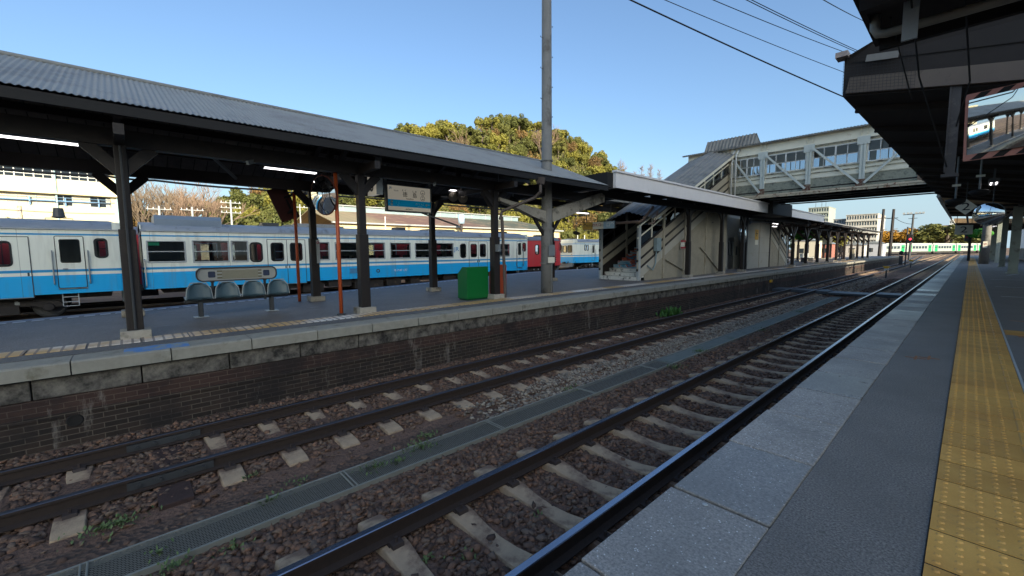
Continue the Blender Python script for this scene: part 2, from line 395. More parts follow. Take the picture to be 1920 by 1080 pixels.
def track(xc, zt, y0, y1, label, top, phase, pitch, joints=()):
    root = thing("railway_track", label, "railway track", (xc, 0, zt-.16))
    rail(xc-.566, zt, y0, y1, root, top); rail(xc+.566, zt, y0, y1, root, top)
    zs = zt-.165; sm = sleeper_mesh(zs); first = None; rest = MB(); cm = None; k = 0
    ys = [phase+pitch*i for i in range(int((y0-phase)/pitch)+1, int((y1-phase)/pitch))]
    for y in sorted(ys, key=lambda q: abs(q-3)):
        if y in joints or any(abs(y-j) < .3 for j in joints): continue
        if y > -3 and k < 92:
            if first is None:
                first = MB().add([(a+xc, b_, c) for a, b_, c in sm.v], sm.f).build("sleeper", SLM, root, bevel=.008)
                cm = [MB().add([(a+xc, b_, c) for a, b_, c in cl.v], cl.f).build("rail_clip", CLM, first) for cl in (clips_mesh(zs, -1), clips_mesh(zs, 1))]; s_ = first
                first.location.y = y
            else:
                s_ = first.copy(); COL.objects.link(s_); s_.parent = root; s_.location.y = y
                if k < 40:
                    for q_ in cm: c2 = q_.copy(); COL.objects.link(c2); c2.parent = s_
            s_.rotation_euler[2] = random.gauss(0, .006); k += 1
        elif y > -3: rest.add([(a+xc, b_+y, c) for a, b_, c in sm.v], sm.f)
    if rest.v: struct(rest.build("distant_sleepers", SLM, root), 'stuff')
    for j in joints:
        wb = MB().box(xc-1.05, xc+1.05, j-.14, j+.14, zs-.15, zs-.005); wb.build("wooden_sleeper", WOOD, root, bevel=.008)
        for s in (-1, 1):
            fp = MB(); fp.box(xc+s*.566-.03, xc+s*.566+.03, j-.02, j+.02, zt-.15, zt-.13)
            for e in (-1, 1):
                x = xc+s*.566+e*.021; fp.box(x-.012, x+.012, j-.36, j+.36, zt-.125, zt-.045)
                for q in (-.27, -.1, .1, .27): fp.tube([(x, j+q, zt-.085), (x+e*.035, j+q, zt-.085)], .018, 6)
            fp.build("fishplate", "dgrey", root)
    return root
track(-2.59, -.92, -6, 200, "nearer track with bright polished rails beside the right platform", 'railtop', .83, .655)
track(-6.2, -.945, -6, 200, "farther track with duller rails along the brick platform wall", 'raildull', .72, .628, joints=(.22,))
for x in (-23.45, -27.55):
    t = MB()
    for s in (-.566, .566): t.box(x+s-.034, x+s+.034, -40, 190, -1.12, -.96)
    root = thing("railway_track", {-23.45: "rusty siding track under the white and blue railcars", -27.55: "rusty siding track under the red railcars"}[x], "railway track", (x, 0, -1.13))
    t.build("rail", 'railside', root)
for i, x in enumerate((-31, -35)):
    t = MB()
    for s in (-.566, .566): t.box(x+s-.034, x+s+.034, 20, 190, -1.12, -.96)
    root = thing("railway_track", ["sunlit siding track under the distant white railcar", "rusty empty siding in front of the depot shed wall"][i], "railway track", (x, 0, -1.13))
    t.build("rail", 'railside', root)
for i, (xa, ya, xb, yb) in enumerate([(-6.2, 84, -9.5, 170), (-10, 100, -16, 190), (-14, 100, -22, 190)]):
    t = MB(); d = Vector((xb-xa, yb-ya, 0)).normalized(); nn = Vector((d.y, -d.x, 0))
    for s in (-.566, .566): t.bar(Vector((xa, ya, -1.0))+nn*s, Vector((xb, yb, -1.0))+nn*s, .07, .15)
    root = thing("railway_track", ["far diverging track leaving the left line beyond the platform", "far yard track passing the telegraph poles", "far yard track nearest the distant tree line"][i], "railway track", (xa, ya, -1.1))
    t.build("rail", 'railtop', root)

# --- drain with mesh covers between the tracks
dr = thing("drain_channel", "long drain with diamond mesh covers between the two tracks", "drain", (-4.43, 0, ZB))
def grate_mat():
    k = NT("galvanised_expanded_mesh"); s = k.sep()
    u = k.math('MULTIPLY', s[0], 38.); v = k.math('MULTIPLY', s[1], 22.)
    p = k.math('PINGPONG', k.math('ADD', u, v), .5); q = k.math('PINGPONG', k.math('SUBTRACT', u, v), .5)
    wv = k.math('MINIMUM', p, q); ms = k.math('LESS_THAN', wv, .15)
    k.base(k.mix(k.noise(30), s2l((112, 110, 98)), s2l((158, 154, 140)))); k.p.inputs["Roughness"].default_value = .5; k.p.inputs["Metallic"].default_value = .4
    k.l(ms, k.p.inputs["Alpha"]); return k.m
MT['grate'] = grate_mat()
m = MB(); m.box(-4.64, -4.22, -4, 26.5, ZB-.032, ZB-.028); m.build("channel", mat("drain_silt", (50, 40, 36), .95, sc1=20, a=.3), dr)
m = MB(); m.quad((-4.63, -4, ZB+.018), (-4.23, -4, ZB+.018), (-4.23, 8.6, ZB+.018), (-4.63, 8.6, ZB+.018)); m.build("mesh_cover", 'grate', dr)
m = MB()
for x in (-4.635, -4.225): m.box(x-.012, x+.012, -4, 26, ZB-.03, ZB+.022)
for y in (-.4, 1.63, 3.7, 5.8, 7.9):
    for d_ in (-.02, .02): m.tube([(-4.63, y+d_, ZB+.024), (-4.23, y+d_, ZB+.024)], .008, 6)
m.build("angle_frame", mat("galvanised", (150, 150, 140), .5, .3, a=.12), dr)
m = MB(); m.box(-4.62, -4.24, 8.62, 26.3, ZB-.02, ZB+.012); m.build("concrete_cover", mat("mossy_concrete_cover", (112, 118, 112), .9, sc1=6, a=.15, stain=(86, 100, 80), ssc=2), dr)

# --- right platform
def asphalt(nm, c, gl):
    k = NT(nm); f = k.noise(95, 3, .7); big = k.noise(1.3, 5)
    col = k.mix(k.ramp(f, (.38, 0.), (.68, 1.)), tuple(x*.45 for x in c), tuple(x*1.75 for x in c)); col = k.mix(k.ramp(big, (.4, 0.), (.65, .45)), col, tuple(x*.62 for x in c)); col = k.mix(k.ramp(k.noise(3.1, 7, .75), (.58, 0.), (.68, .4)), col, tuple(x*1.35 for x in c))
    gum = k.n("TexVoronoi", Scale=4.); k.l(k.co, gum.inputs["Vector"]); col = k.mix(k.math('MULTIPLY', k.math('LESS_THAN', gum.outputs["Distance"], .055), .5), col, tuple(x*.45 for x in c))
    k.base(col); k.p.inputs["Roughness"].default_value = gl; k.bump(k.noise(200, 3), .55, .006); return k.m
MT['asphR'] = asphalt("platform_asphalt", (.175, .163, .148), .55)
MT['asphL'] = asphalt("worn_platform_asphalt", (.17, .155, .15), .6)
def slab_mat():
    k = NT("exposed_aggregate_slab"); f = k.noise(75, 3, .75); sp = k.n("TexVoronoi", Scale=48.); k.l(k.co, sp.inputs["Vector"])
    big = k.noise(1.6, 5); s = k.sep()
    col = k.mix(k.ramp(f, (.36, 0.), (.64, 1.)), (.17, .157, .142), (.40, .37, .33)); dots = k.ramp(sp.outputs["Distance"], (.12, 1.), (.22, 0.)); col = k.mix(k.math("MULTIPLY", dots, k.math("GREATER_THAN", k.noise(31, 2), .52)), col, (.9, .9, .88))
    br = k.math('FLOOR', k.math('MULTIPLY', k.math('ADD', s[1], -1.35), 1/.82)); wn = k.n("TexWhiteNoise", _noise_dimensions='1D'); k.l(br, wn.inputs["W"])
    col = k.mix(.75, col, k.ramp(wn.outputs["Value"], (0., .62), (1., 1.25)), 'MULTIPLY'); col = k.mix(k.ramp(big, (.42, 0.), (.66, .6)), col, (.17, .165, .15)); ed = k.math('ADD', k.math('MULTIPLY', s[0], -1.), k.math('MULTIPLY', k.noise(5, 5), .35)); col = k.mix(k.ramp(ed, (1.02, 0.), (1.2, .65)), col, (.11, .10, .09)); st = k.ramp(k.noise(2.3, 7, .75), (.60, 0.), (.66, .55)); col = k.mix(st, col, (.10, .095, .09))
    k.base(col); rr = k.ramp(k.math('ADD', k.math('MULTIPLY', wn.outputs["Value"], .5), k.math('MULTIPLY', big, .5)), (.2, .26), (.75, .55)); k.l(rr, k.p.inputs["Roughness"])
    k.p.inputs["Specular IOR Level"].default_value = .6
    k.bump(k.math('ADD', f, k.noise(60)), .18, .004); return k.m
MT['slab'] = slab_mat()
m = MB(); m.prism([(-1.03, -1.3), (-1.03, -.2), (-.565, -.2), (-.565, -.012), (9, -.012), (9, -1.3)], 'y', -12, 100)
struct(m.build("platform", 'conc'))
m = MB(); m.box(-.565, -.058, -12, 100, -.012, 0); m.box(.405, 8.9, -12, 100, -.012, 0)
struct(m.build("platform_asphalt", 'asphR'))
m = MB(); y = -11.77
while y < 99: m.box(-1.05+random.uniform(-.006, .006), -.568, y+.008, y+.812, -.19, .004+random.uniform(-.003, .003)); y += .82
struct(m.build("platform_edge_slabs", 'slab', bevel=.006))
def tact_mat():
    k = NT("yellow_tactile_tile"); s = k.sep(); wn = k.n("TexWhiteNoise", _noise_dimensions='1D'); k.l(k.math("FLOOR", k.math("MULTIPLY", k.math("ADD", s[1], 2.36), 1/.316)), wn.inputs["W"]); f = k.noise(7, 5); fine = k.noise(120, 3); big = k.noise(.8, 4)
    col = k.mix(f, s2l((204, 148, 62)), s2l((238, 190, 104))); col = k.mix(k.ramp(big, (.45, 0.), (.65, .7)), col, s2l((186, 134, 62))); col = k.mix(k.math('MULTIPLY', fine, .4), col, s2l((120, 88, 52))); col = k.mix(.8, col, k.ramp(wn.outputs['Value'], (0., .80), (1., 1.12)), 'MULTIPLY'); col = k.mix(k.ramp(k.noise(3.3, 7, .75), (.56, 0.), (.7, .5)), col, s2l((140, 112, 74)))
    k.base(col); k.p.inputs["Roughness"].default_value = .5; k.bump(fine, .15, .003); return k.m
MT['tact'] = tact_mat()
m = MB(); m.box(-.056, .402, -3, 75, -.012, .0045); struct(m.build("tile_bedding", mat("dark_joint", (36, 33, 31), .9)))
m = MB(); y = -2.36
ring8 = [(math.cos(2*math.pi*k/10), math.sin(2*math.pi*k/10)) for k in range(10)]
while y < 74:
    m.box(-.053, .399, y+.007, y+.309, -.006, .008)
    for i in range(5):
        for j in range(5):
            if y > 22 and j % 2: continue
            X0, Y0 = -.018+i*.063, y+.035+j*.0615
            o = [(X0+.0135*a, Y0+.0135*b_, .008) for a, b_ in ring8]; t = [(X0+.007*a, Y0+.007*b_, .0135) for a, b_ in ring8]
            m.add(o+t, [tuple(range(10, 20))]+[(q, (q+1) % 10, 10+(q+1) % 10, 10+q) for q in range(10)])
    m.prism([(.306, .008), (.311, .0135), (.335, .0135), (.340, .008)], 'y', y+.02, y+.296)
    y += .316
struct(m.build("tactile_paving", 'tact'))
m = MB(); m.box(.404, .424, -3, 75, -.004, .006); struct(m.build("paving_edge_strip", 'lgrey'))
# painted queue lines on the asphalt
lm = mat("worn_white_marking", (160, 164, 164), .7, sc1=20, a=.2); lo = mat("faded_orange_marking", (150, 104, 70), .7, sc1=20, a=.25)
m = MB()
for y in (17.2, 21.3, 26.0, 36.5): m.box(.62, 2.6, y-.05, y+.05, .001, .004)
for (x, y) in ((1.35, 18.6), (1.15, 30.0)): m.prism([(x, y), (x+.14, y-.1), (x+.5, y+1.6), (x+.36, y+1.7)], 'z', .001, .004)
struct(m.build("queue_line_marking", lm))
m = MB()
for y in (4.75, 6.6, 11.6): m.prism([(.55, y), (1.4, y-.12), (1.4, y+.16)], 'z', .001, .004)
m.box(.55, 2.5, 9.55, 9.66, .001, .004)
struct(m.build("queue_arrow_marking", lo))
m = MB(); m.box(.43, .9, 9.7, 10.2, .001, .008); struct(m.build("tactile_branch", 'tact'))
m = MB()
for a in ((-.37, 6.9), (-.26, 7.0)): m.box(a[0]-.09, a[0]+.09, a[1]-.012, a[1]+.012, .001, .004); m.box(a[0]-.012, a[0]+.012, a[1]-.12, a[1]+.12, .0045, .006)
struct(m.build("paint_mark", lo))

# --- left platform with old brick retaining wall
def brick_mat():
    k = NT("sooty_brick_wall"); s = k.sep(); co = k.comb(s[1], s[2], 0.)
    br = k.n("TexBrick", Scale=1., _offset=.5); k.l(co, br.inputs["Vector"])
    br.inputs["Brick Width"].default_value = .235; br.inputs["Row Height"].default_value = .072; br.inputs["Mortar Size"].default_value = .006; br.inputs["Mortar Smooth"].default_value = .3; br.inputs["Bias"].default_value = -.1
    br.inputs["Color1"].default_value = (*s2l((62, 50, 43)), 1); br.inputs["Color2"].default_value = (*s2l((38, 32, 29)), 1); br.inputs["Mortar"].default_value = (*s2l((100, 91, 80)), 1)
    big = k.noise(.9, 6, .65); col = k.mix(k.noise(12, 4), br.outputs["Color"], (.5, .47, .45), 'MULTIPLY'); col = k.mix(.55, br.outputs["Color"], col)
    red = k.mix(.6, col, s2l((84, 54, 47))); band = k.ramp(s[2], (0, 0.), (1, 1.))
    isup = k.math('GREATER_THAN', s[2], -.70); col = k.mix(k.math('MULTIPLY', isup, .55), col, red)
    soot = k.ramp(big, (.48, 0.), (.62, .8)); col = k.mix(soot, col, s2l((32, 28, 28)))
    ef = k.n("TexNoise", Scale=1., Detail=6., Roughness=.7); k.l(k.comb(k.math('MULTIPLY', s[1], 2.6), k.math('MULTIPLY', s[2], .7), 3.), ef.inputs["Vector"])
    col = k.mix(k.ramp(ef.outputs["Fac"], (.60, 0.), (.72, .75)), col, s2l((140, 134, 126)))
    k.base(col); k.p.inputs["Roughness"].default_value = .9; k.bump(k.math('ADD', k.math('MULTIPLY', br.outputs["Fac"], -1.), k.math('MULTIPLY', k.noise(40), .5)), .8, .012); return k.m
def capstone_mat():
    k = NT("stained_coping_base"); f = k.noise(5, 6, .7); k.base(k.ramp(f, (.36, s2l((40, 38, 36))), (.5, s2l((92, 88, 82))), (.66, s2l((124, 119, 110))))); k.p.inputs["Roughness"].default_value = .9; k.bump(f, .5, .02); return k.m
MT['brick'] = brick_mat()
XE = -7.66; YE = 92
def xback(y):
    for (a, b_), (c, d) in zip(BK, BK[1:]):
        if a <= y <= c: return b_+(d-b_)*(y-a)/(c-a)
    return BK[-1][1]
BK = [(-30, -12.9), (-10, -12.95), (-2, -13.35), (-.4, -13.68), (5.56, -15.0), (18.9, -19.0), (26, -19.2), (40, -18), (60, -16), (92, -12)]
m = MB(); ysb = [-30, -10, -2, -.4, 2, 5.56, 10, 15, 18.9, 26, 40, 60, 92]
top = [(x, y, z) for y in ysb for x, z in ((XE-.12, ZL-.19), (XE-.12, ZL-.008), (xback(y), ZL-.008), (xback(y), -1.3))]
m.add(top, [(i*4+k, i*4+k+1, i*4+5+k, i*4+4+k) for i in range(len(ysb)-1) for k in range(3)] + [tuple(len(top)-4+i for i in range(4))])
struct(m.build("far_platform", 'asphL'))
m = MB(); m.box(-7.86, -7.75, -30, YE, -1.3, -.755); m.box(-7.86, -7.735, -30, YE, -.755, -.70); m.box(-7.86, -7.75, -30, YE, -.70, -.49)
wl = m.build("brick_retaining_wall", 'brick'); tag(wl, "sooty brick retaining wall carrying the far platform edge", "brick wall")
m = MB(); y = -29.8
while y < YE: m.box(-7.86, -7.738+random.uniform(-.006, .006), y+.004, y+1.02, -.485, -.23); y += 1.03
struct(m.build("coping_course", capstone_mat(), bevel=.012))
m = MB(); m.box(-7.86, -7.72, -30, YE, -.235, -.19); struct(m.build("coping_shade_strip", 'black'))  # solid black strip: the shade under the coping put into its colour
m = MB(); y = -29.6
while y < YE:
    m.prism([(XE, ZL-.17), (XE, ZL-.02), (XE-.025, ZL), (XE-.48, ZL), (XE-.48, ZL-.17)], 'y', y+.004, y+.99); y += 1.
struct(m.build("platform_edge_blocks", mat("pale_coping_concrete", (146, 143, 132), .8, sc1=10, a=.16, stain=(112, 108, 92), ssc=2.4, st=.58, bump=.3, bsc=100)))
def ltact_mat():
    k = NT("worn_striped_tile"); s = k.sep(); big = k.noise(.5, 3); f = k.noise(9, 4)
    col = k.mix(k.ramp(big, (.40, 0.), (.56, 1.)), s2l((228, 226, 222)), s2l((196, 160, 104))); col = k.mix(k.ramp(f, (.52, 0.), (.72, .6)), col, s2l((150, 118, 84)))
    st = k.math('PINGPONG', k.math('MULTIPLY', s[1], 1/.125), .5); ms = k.math('LESS_THAN', st, .12); col = k.mix(k.math('MULTIPLY', ms, .75), col, s2l((96, 84, 84)))
    k.base(col); k.p.inputs["Roughness"].default_value = .6; return k.m
MT['ltact'] = ltact_mat()
m = MB(); y = -29.9
while y < 75: m.box(-9.02, -8.60, y+.012, y+.588, ZL-.004, ZL+.008); y += .6
struct(m.build("tactile_paving", 'ltact'))
m = MB(); m.quad((-8.56, -1.6-.02, 0), (0, 0, 0), (0, 0, 0)) if False else None
m.box(-8.56, -8.18, -30, 90, ZL-.006, ZL+.003); struct(m.build("edge_strip_asphalt", asphalt("edge_asphalt", (.13, .125, .12), .7)))
m = MB(); m.box(-8.12, -7.72, -.1, .62, ZL+.001, ZL+.004); struct(m.build("painted_boarding_mark", mat("faded_blue_marking", (86, 134, 190), .7, sc1=8, a=.15, stain=(140, 146, 140), ssc=6, st=.5)))
# white dashes and pale strip along the back edge
m = MB(); mm = MB(); y = -14.
while y < 26:
    x0, x1 = xback(y), xback(y+.2); d = .42
    m.quad((x0+d, y, ZL+.002), (x0+d+.13, y, ZL+.002), (x1+d+.13, y+.17, ZL+.002), (x1+d, y+.17, ZL+.002)); y += .25
y = -20.
while y < 30:
    x0, x1 = xback(y), xback(y+1); mm.quad((x0, y, ZL-.003), (x0+.34, y, ZL-.003), (x1+.34, y+.99, ZL-.003), (x1, y+.99, ZL-.003)); y += 1.
struct(m.build("white_dash_marking", mat("white_marking", (205, 208, 212), .7, a=.1))); struct(mm.build("back_edge_strip", mat("pale_edge_concrete", (128, 134, 148), .8, sc1=8, a=.12)))
# worn white scuffs across the platform asphalt
m = MB()
for _ in range(70):
    y = random.uniform(-3, 12); x = random.uniform(-13.0, -10); l = random.uniform(.05, .25); m.quad((x, y, ZL-.004), (x+.02, y, ZL-.004), (x+.03, y+l, ZL-.004), (x+.005, y+l, ZL-.004))
struct(m.build("scuff_marks", mat("white_scuff", (150, 154, 160), .8, a=.3)))
# drain hole in the wall
m = MB(); m.lathe([(.055, .01), (.075, .012), (.085, 0), (.055, -.08)], (-7.748, -.62, -.83), 14, 'x'); m.lathe([(0, 0), (.056, 0)], (-7.745, -.62, -.83), 14, 'x')
o = m.build("drain_hole", 'black'); o.parent = wl
# ---------------------------------------------------------------- left platform canopies
def corr_mat(nm, c, stain, ssc=.8, rough=.55, metal=0.):
    k = NT(nm); s = k.sep(); f = k.noise(1.2, 6, .65); col = k.mix(k.noise(5, 4), tuple(x*.88 for x in s2l(c)), tuple(x*1.1 for x in s2l(c)))
    col = k.mix(k.ramp(f, (.5, 0.), (.72, .8)), col, s2l(stain)); k.base(col); k.p.inputs["Roughness"].default_value = rough; k.p.inputs["Metallic"].default_value = metal; return k.m
MT['corr'] = corr_mat("grey_corrugated_roof", (150, 149, 144), (116, 111, 105))
MT['corrdark'] = corr_mat("lichen_corrugated_roof", (128, 126, 120), (58, 60, 60), 5)
def corr(m, p00, p10, p01, p11, pitch, amp, sub=6):
    "corrugated sheet: ridges run from the 0 edge to the 1 edge, waves along the first side"
    p00, p10, p01, p11 = map(Vector, (p00, p10, p01, p11)); L = (p10-p00).length; n = int(L/pitch*sub); nrm = (p10-p00).cross(p01-p00).normalized(); nrm = nrm if nrm.z > 0 else -nrm
    vs = []
    for i in range(n+1):
        t = i/n; h = nrm*amp*math.sin(2*math.pi*i/sub)
        vs += [p00.lerp(p10, t)+h, p01.lerp(p11, t)+h]
    m.add(vs, [(2*i, 2*i+1, 2*i+3, 2*i+2) for i in range(n)])
def boards_mat():
    k = NT("weathered_ceiling_boards"); s = k.sep(); q = k.math('MULTIPLY', s[1], 1/.26); fl = k.math('FLOOR', q); fr = k.math('PINGPONG', q, .5)
    wn = k.n("TexWhiteNoise", _noise_dimensions='1D'); k.l(fl, wn.inputs["W"])
    col = k.mix(k.noise(7, 5), s2l((70, 66, 64)), s2l((112, 106, 100))); col = k.mix(.6, col, k.ramp(wn.outputs["Value"], (0., .5), (1., 1.1)), 'MULTIPLY')
    q2 = k.math('FRACT', q); col = k.mix(k.math('LESS_THAN', q2, .06), col, (.004, .004, .004)); k.base(col); k.p.inputs["Roughness"].default_value = .9; return k.m
MT['ceil'] = boards_mat()

def column(root, x, y, ztop, zb=ZL, lower=1.75, wu=.08, wl_=.105, mt='brown'):
    m = MB(); m.box(x-wu, x+wu, y-wu, y+wu, zb+lower, ztop); m.box(x-wl_, x+wl_, y-wl_, y+wl_, zb+.12, zb+lower)
    c = m.build("column", mt, root, bevel=.012)
    b = MB(); b.box(x-.19, x+.19, y-.19, y+.19, zb-.01, zb+.125); b.build("base", 'conc', c, bevel=.01); return c
def bracket(m, x, y, z, dy, dx=0, w_=.10, rise=.36, run=.40):
    "curved knee brace in the plane of the run"
    m.bar((x+dx*.02, y+dy*.02, z-rise-.04), (x+dx*run, y+dy*run, z), w_, .17)

def gable_canopy(label, y0, y1, cols_y, xe0, xe1, ze, xr, zr, beamz, corrug=True, roofm='corr', end_braces=True, flip=False, pitchc=.076, ampc=.009, br=(.36, .40)):
    root = thing("platform_canopy", label, "platform canopy", ((xe0+xe1)/2, (cols_y[0]+cols_y[-1])/2, ZL))
    m = MB()
    corr(m, (xe1, y0, ze), (xe1, y1, ze), (xr, y0, zr), (xr, y1, zr), pitchc, ampc); corr(m, (xe0, y0, ze), (xe0, y1, ze), (xr, y0, zr), (xr, y1, zr), pitchc, ampc)
    r = m.build("roof", roofm, root, smooth=True)
    m = MB(); m.tube([(xr, y0, zr+.01), (xr, y1, zr+.01)], .045, 10); m.build("ridge_cap", roofm, r, smooth=True)
    m = MB()
    for s in (0, 1):
        xe = (xe0, xe1)[s]; d = .06 if s == 0 else -.06
        m.quad((xe+d, y0, ze-.06), (xe+d, y1, ze-.06), (xr, y0 if 0 else y1, zr-.07), (xr, y0, zr-.07))
    m.build("ceiling_boards", 'ceil', root)
    m = MB()
    for xe, d in ((xe0, 1), (xe1, -1)): m.box(min(xe+d*.02, xe+d*.07), max(xe+d*.02, xe+d*.07), y0, y1, ze-.17, ze-.03)
    m.build("eave_board", 'black', root)
    m = MB(); xc0, xc1 = (-12.5, -9.2)
    for x in (xc0, xc1): m.box(x-.09, x+.09, y0, y1, beamz, beamz+.26)
    m.box(xr-.06, xr+.06, y0, y1, zr-.26, zr-.09)
    for f in (.3, .62):
        for xe in (xe0, xe1): x = xe+(xr-xe)*f; z = ze+(zr-ze)*f; m.box(x-.05, x+.05, y0, y1, z-.2, z-.08)
    m.build("beam", 'brown', root)
    for y in cols_y:
        m = MB(); m.box(xe0+.1, xe1-.1, y-.06, y+.06, beamz+.02, beamz+.17)
        for xe in (xe0, xe1): m.bar((xe+(.1 if xe == xe0 else -.1), y, ze-.13), (xr, y, zr-.17), .12, .14)
        m.bar((xr, y, beamz+.1), (xr, y, zr-.1), .12, .12)
        for s in (-1, 1): m.bar((xr, y, beamz+.15), (xr+s*1.4, y, ze+(zr-ze)*.5-.12), .09, .09)
        for x, s in ((xc0, 1), (xc1, -1)): bracket(m, x, y, beamz+.05, 0, s, rise=br[0]+.14, run=br[1]+.1)
        for x in (xc0, xc1):
            for s in (-1, 1): bracket(m, x, y, beamz+.02, s, 0, rise=br[0], run=br[1])
        m.build("truss", 'brown', root)
        for x in (xc0, xc1): column(root, x, y, beamz+.02)
    return root
colsA = [.05+3.87*k for k in range(-6, 3)]
canA = gable_canopy("dark timber canopy with grey corrugated gable roof over the near half of the far platform", -27, 11.9, colsA, -13.6, -8.2, 3.44, -10.9, 4.59, 3.0)
colsC = [37.6+3.87*k for k in range(0, 10)]
canC = gable_canopy("old timber canopy with sunlit roof over the far end of the far platform", 42.2, 76, colsC, -13.6, -8.2, 3.45, -10.9, 4.2, 2.95, roofm='corr', pitchc=.3, ampc=.03, br=(.75, .85))
# rainwater pipe from the gutter of canopy A
m = MB(); m.prism([(-8.32, 3.34), (-8.12, 3.34), (-8.16, 3.16), (-8.28, 3.16)], 'y', 8.55, 8.75)
m.tube([(-8.22, 8.65, 3.18), (-8.22, 8.65, 2.95), (-8.4, 8.6, 2.8), (-9.1, 8.0, 2.45), (-9.15, 7.95, 2.2)], .045, 8); m.tube([(-9.12, 8.0, 2.3), (-9.08, 8.02, 1.2), (-9.06, 8.05, ZL)], .045, 8)
m.build("rain_pipe", mat("brown_pipe", (88, 78, 72), .5), canA)
m = MB(); m.tube([(-9.03, .05, 3.0), (-9.07, .05, .1)], .018, 6); m.build("conduit", 'dgrey', canA); m = MB(); m.tube([(-9.3, 4.02, 2.9), (-9.3, 4.02, .2)], .016, 6); m.build("conduit", 'dgrey', canA); m = MB(); m.tube([(-12.4, .02, 2.9), (-12.4, .02, 2.1)], .03, 6); m.build("conduit", 'dgrey', canA)
for y in (-2.2, 1.75, 5.7):
    m = MB(); m.bar((-9.6, y+.5, 3.22), (-9.0, y, 2.95), .05, .07); m.build("diagonal_stay", 'grey', canA); m = MB(); m.bar((-12.4, y+.4, 3.15), (-11.9, y-.1, 3.5), .05, .06); m.build("diagonal_stay", 'grey', canA)
for q_ in ([(-11.4, -2.6, 3.7), (-11.4, 0., 3.72)], [(-11.2, .2, 3.62), (-11.2, 4, 3.6)]): m = MB(); m.tube(q_, .018, 6); m.build("conduit", 'grey', canA)

# canopy B : flat deck with white fascia, cut by the stairs
canB = thing("platform_canopy", "flat canopy with long white rust-streaked fascia beside the station stairs", "platform canopy", (-10.8, 16, ZL))
m = MB(); m.box(-8.25, -8.2, 12.3, 28.0, 3.41, 3.92); m.box(-13.4, -8.25, 12.3, 12.36, 3.41, 3.92); m.box(-8.32, -8.15, 12.25, 28.05, 3.92, 3.985)
m.build("fascia", 'fascia', canB)
m = MB(); m.box(-13.4, -12.0, 12.36, 28, 3.7, 3.9); m.box(-12.0, -9.75, 12.36, 17.2, 3.7, 3.9); m.box(-9.75, -8.25, 12.36, 28, 3.7, 3.9); m.build("roof", 'corrdark', canB)
m = MB()
for y in np.arange(12.8, 28, 1.5):
    if y < 17: m.box(-13.3, -8.26, y-.05, y+.05, 3.5, 3.7)
    else: m.box(-9.72, -8.26, y-.05, y+.05, 3.5, 3.7); m.box(-13.3, -12.1, y-.05, y+.05, 3.5, 3.7)
for x in (-9.3, -12.6): m.box(x-.09, x+.09, 12.4, 28, 3.25, 3.5)
m.build("beam", 'black', canB)
for y in (20.2, 24.2, 27.4): column(canB, -9.3, y, 3.3, wu=.08, wl_=.10)
for y in (14.2, 20.2, 26.): column(canB, -12.8, y, 3.3)
m = MB()
for y in (20.2, 24.2, 27.4):
    for s in (-1, 1): bracket(m, -9.3, y, 3.27, s, 0, .08)
m.build("bracket", 'brown', canB)
m = MB(); m.prism([(-13.4, 3.41), (-8.3, 3.41), (-8.3, 3.9), (-13.4, 3.9)], 'y', 11.95, 12.28); m.build("gutter_end", 'black', canB)
# second white fascia past the footbridge
canB2 = thing("platform_canopy", "short flat canopy with white fascia just past the footbridge", "platform canopy", (-10.8, 37, ZL))
m = MB(); m.box(-8.25, -8.2, 32.0, 42.0, 3.42, 3.9); m.box(-13.4, -8.25, 32.0, 32.05, 3.42, 3.9); m.box(-8.32, -8.15, 31.95, 42.05, 3.9, 3.96); m.build("fascia", 'fascia', canB2)
m = MB(); m.box(-13.4, -8.25, 32.05, 42, 3.66, 3.86); m.build("roof", 'corrdark', canB2)
m = MB()
for y in np.arange(32.6, 42, 1.6): m.box(-13.3, -8.26, y-.05, y+.05, 3.48, 3.66)
for x in (-9.2, -12.5): m.box(x-.09, x+.09, 28.2, 42.2, 3.2, 3.46)
m.build("beam", 'black', canB2)
# dark pier under the footbridge that closes the gap between both canopies
m = MB(); m.box(-9.9, -7.95, 28.05, 31.9, 3.35, 4.1); m.build("bridge_pier_casing", 'black', canB2)

# fluorescent fittings
def lamp(loc, along, label, L=1.25):
    x, y, z = loc; d = Vector((0, 1, 0)) if along == 'y' else Vector((1, 0, 0)); p = Vector(loc); n_ = Vector((-d.y, d.x, 0))
    root = thing("fluorescent_lamp", label, "lamp", loc, "fluorescent lamps under the canopies")
    m = MB(); m.bar(p-d*L/2+Vector((0, 0, .05)), p+d*L/2+Vector((0, 0, .05)), .16, .05); m.bar(p-d*(L/2-.2)+Vector((0, 0, .05)), p-d*(L/2-.2)+Vector((0, 0, .3)), .03, .03); m.bar(p+d*(L/2-.2)+Vector((0, 0, .05)), p+d*(L/2-.2)+Vector((0, 0, .3)), .03, .03)
    for s in (-1, 1): m.bar(p+d*s*(L/2-.02)+Vector((0, 0, .03)), p+d*s*(L/2-.06)+Vector((0, 0, .03)), .15, .07)
    m.build("fitting", 'dgrey', root)
    for s in (-.04, .04):
        t = MB(); t.tube([p-d*(L/2-.05)+n_*s+Vector((0, 0, .012)), p+d*(L/2-.05)+n_*s+Vector((0, 0, .012))], .013, 8); t.build("tube", 'tubelight', root)
    return root
lamp((-11, -1.05, 3.27), 'y', "lit fluorescent lamp at the left end, above the left railcar cab")
lamp((-11, 3.02, 3.24), 'y', "lit fluorescent lamp just left of the round mirror")
lamp((-11, 8.05, 3.19), 'y', "lit fluorescent lamp above the twin loudspeakers")
lamp((-11, 13.9, 2.84), 'y', "lit fluorescent lamp beside the stair entrance sign")
lamp((-10.3, 24.2, 2.75), 'x', "lit fluorescent lamp under the flat canopy beside the vending machine", 1.0)
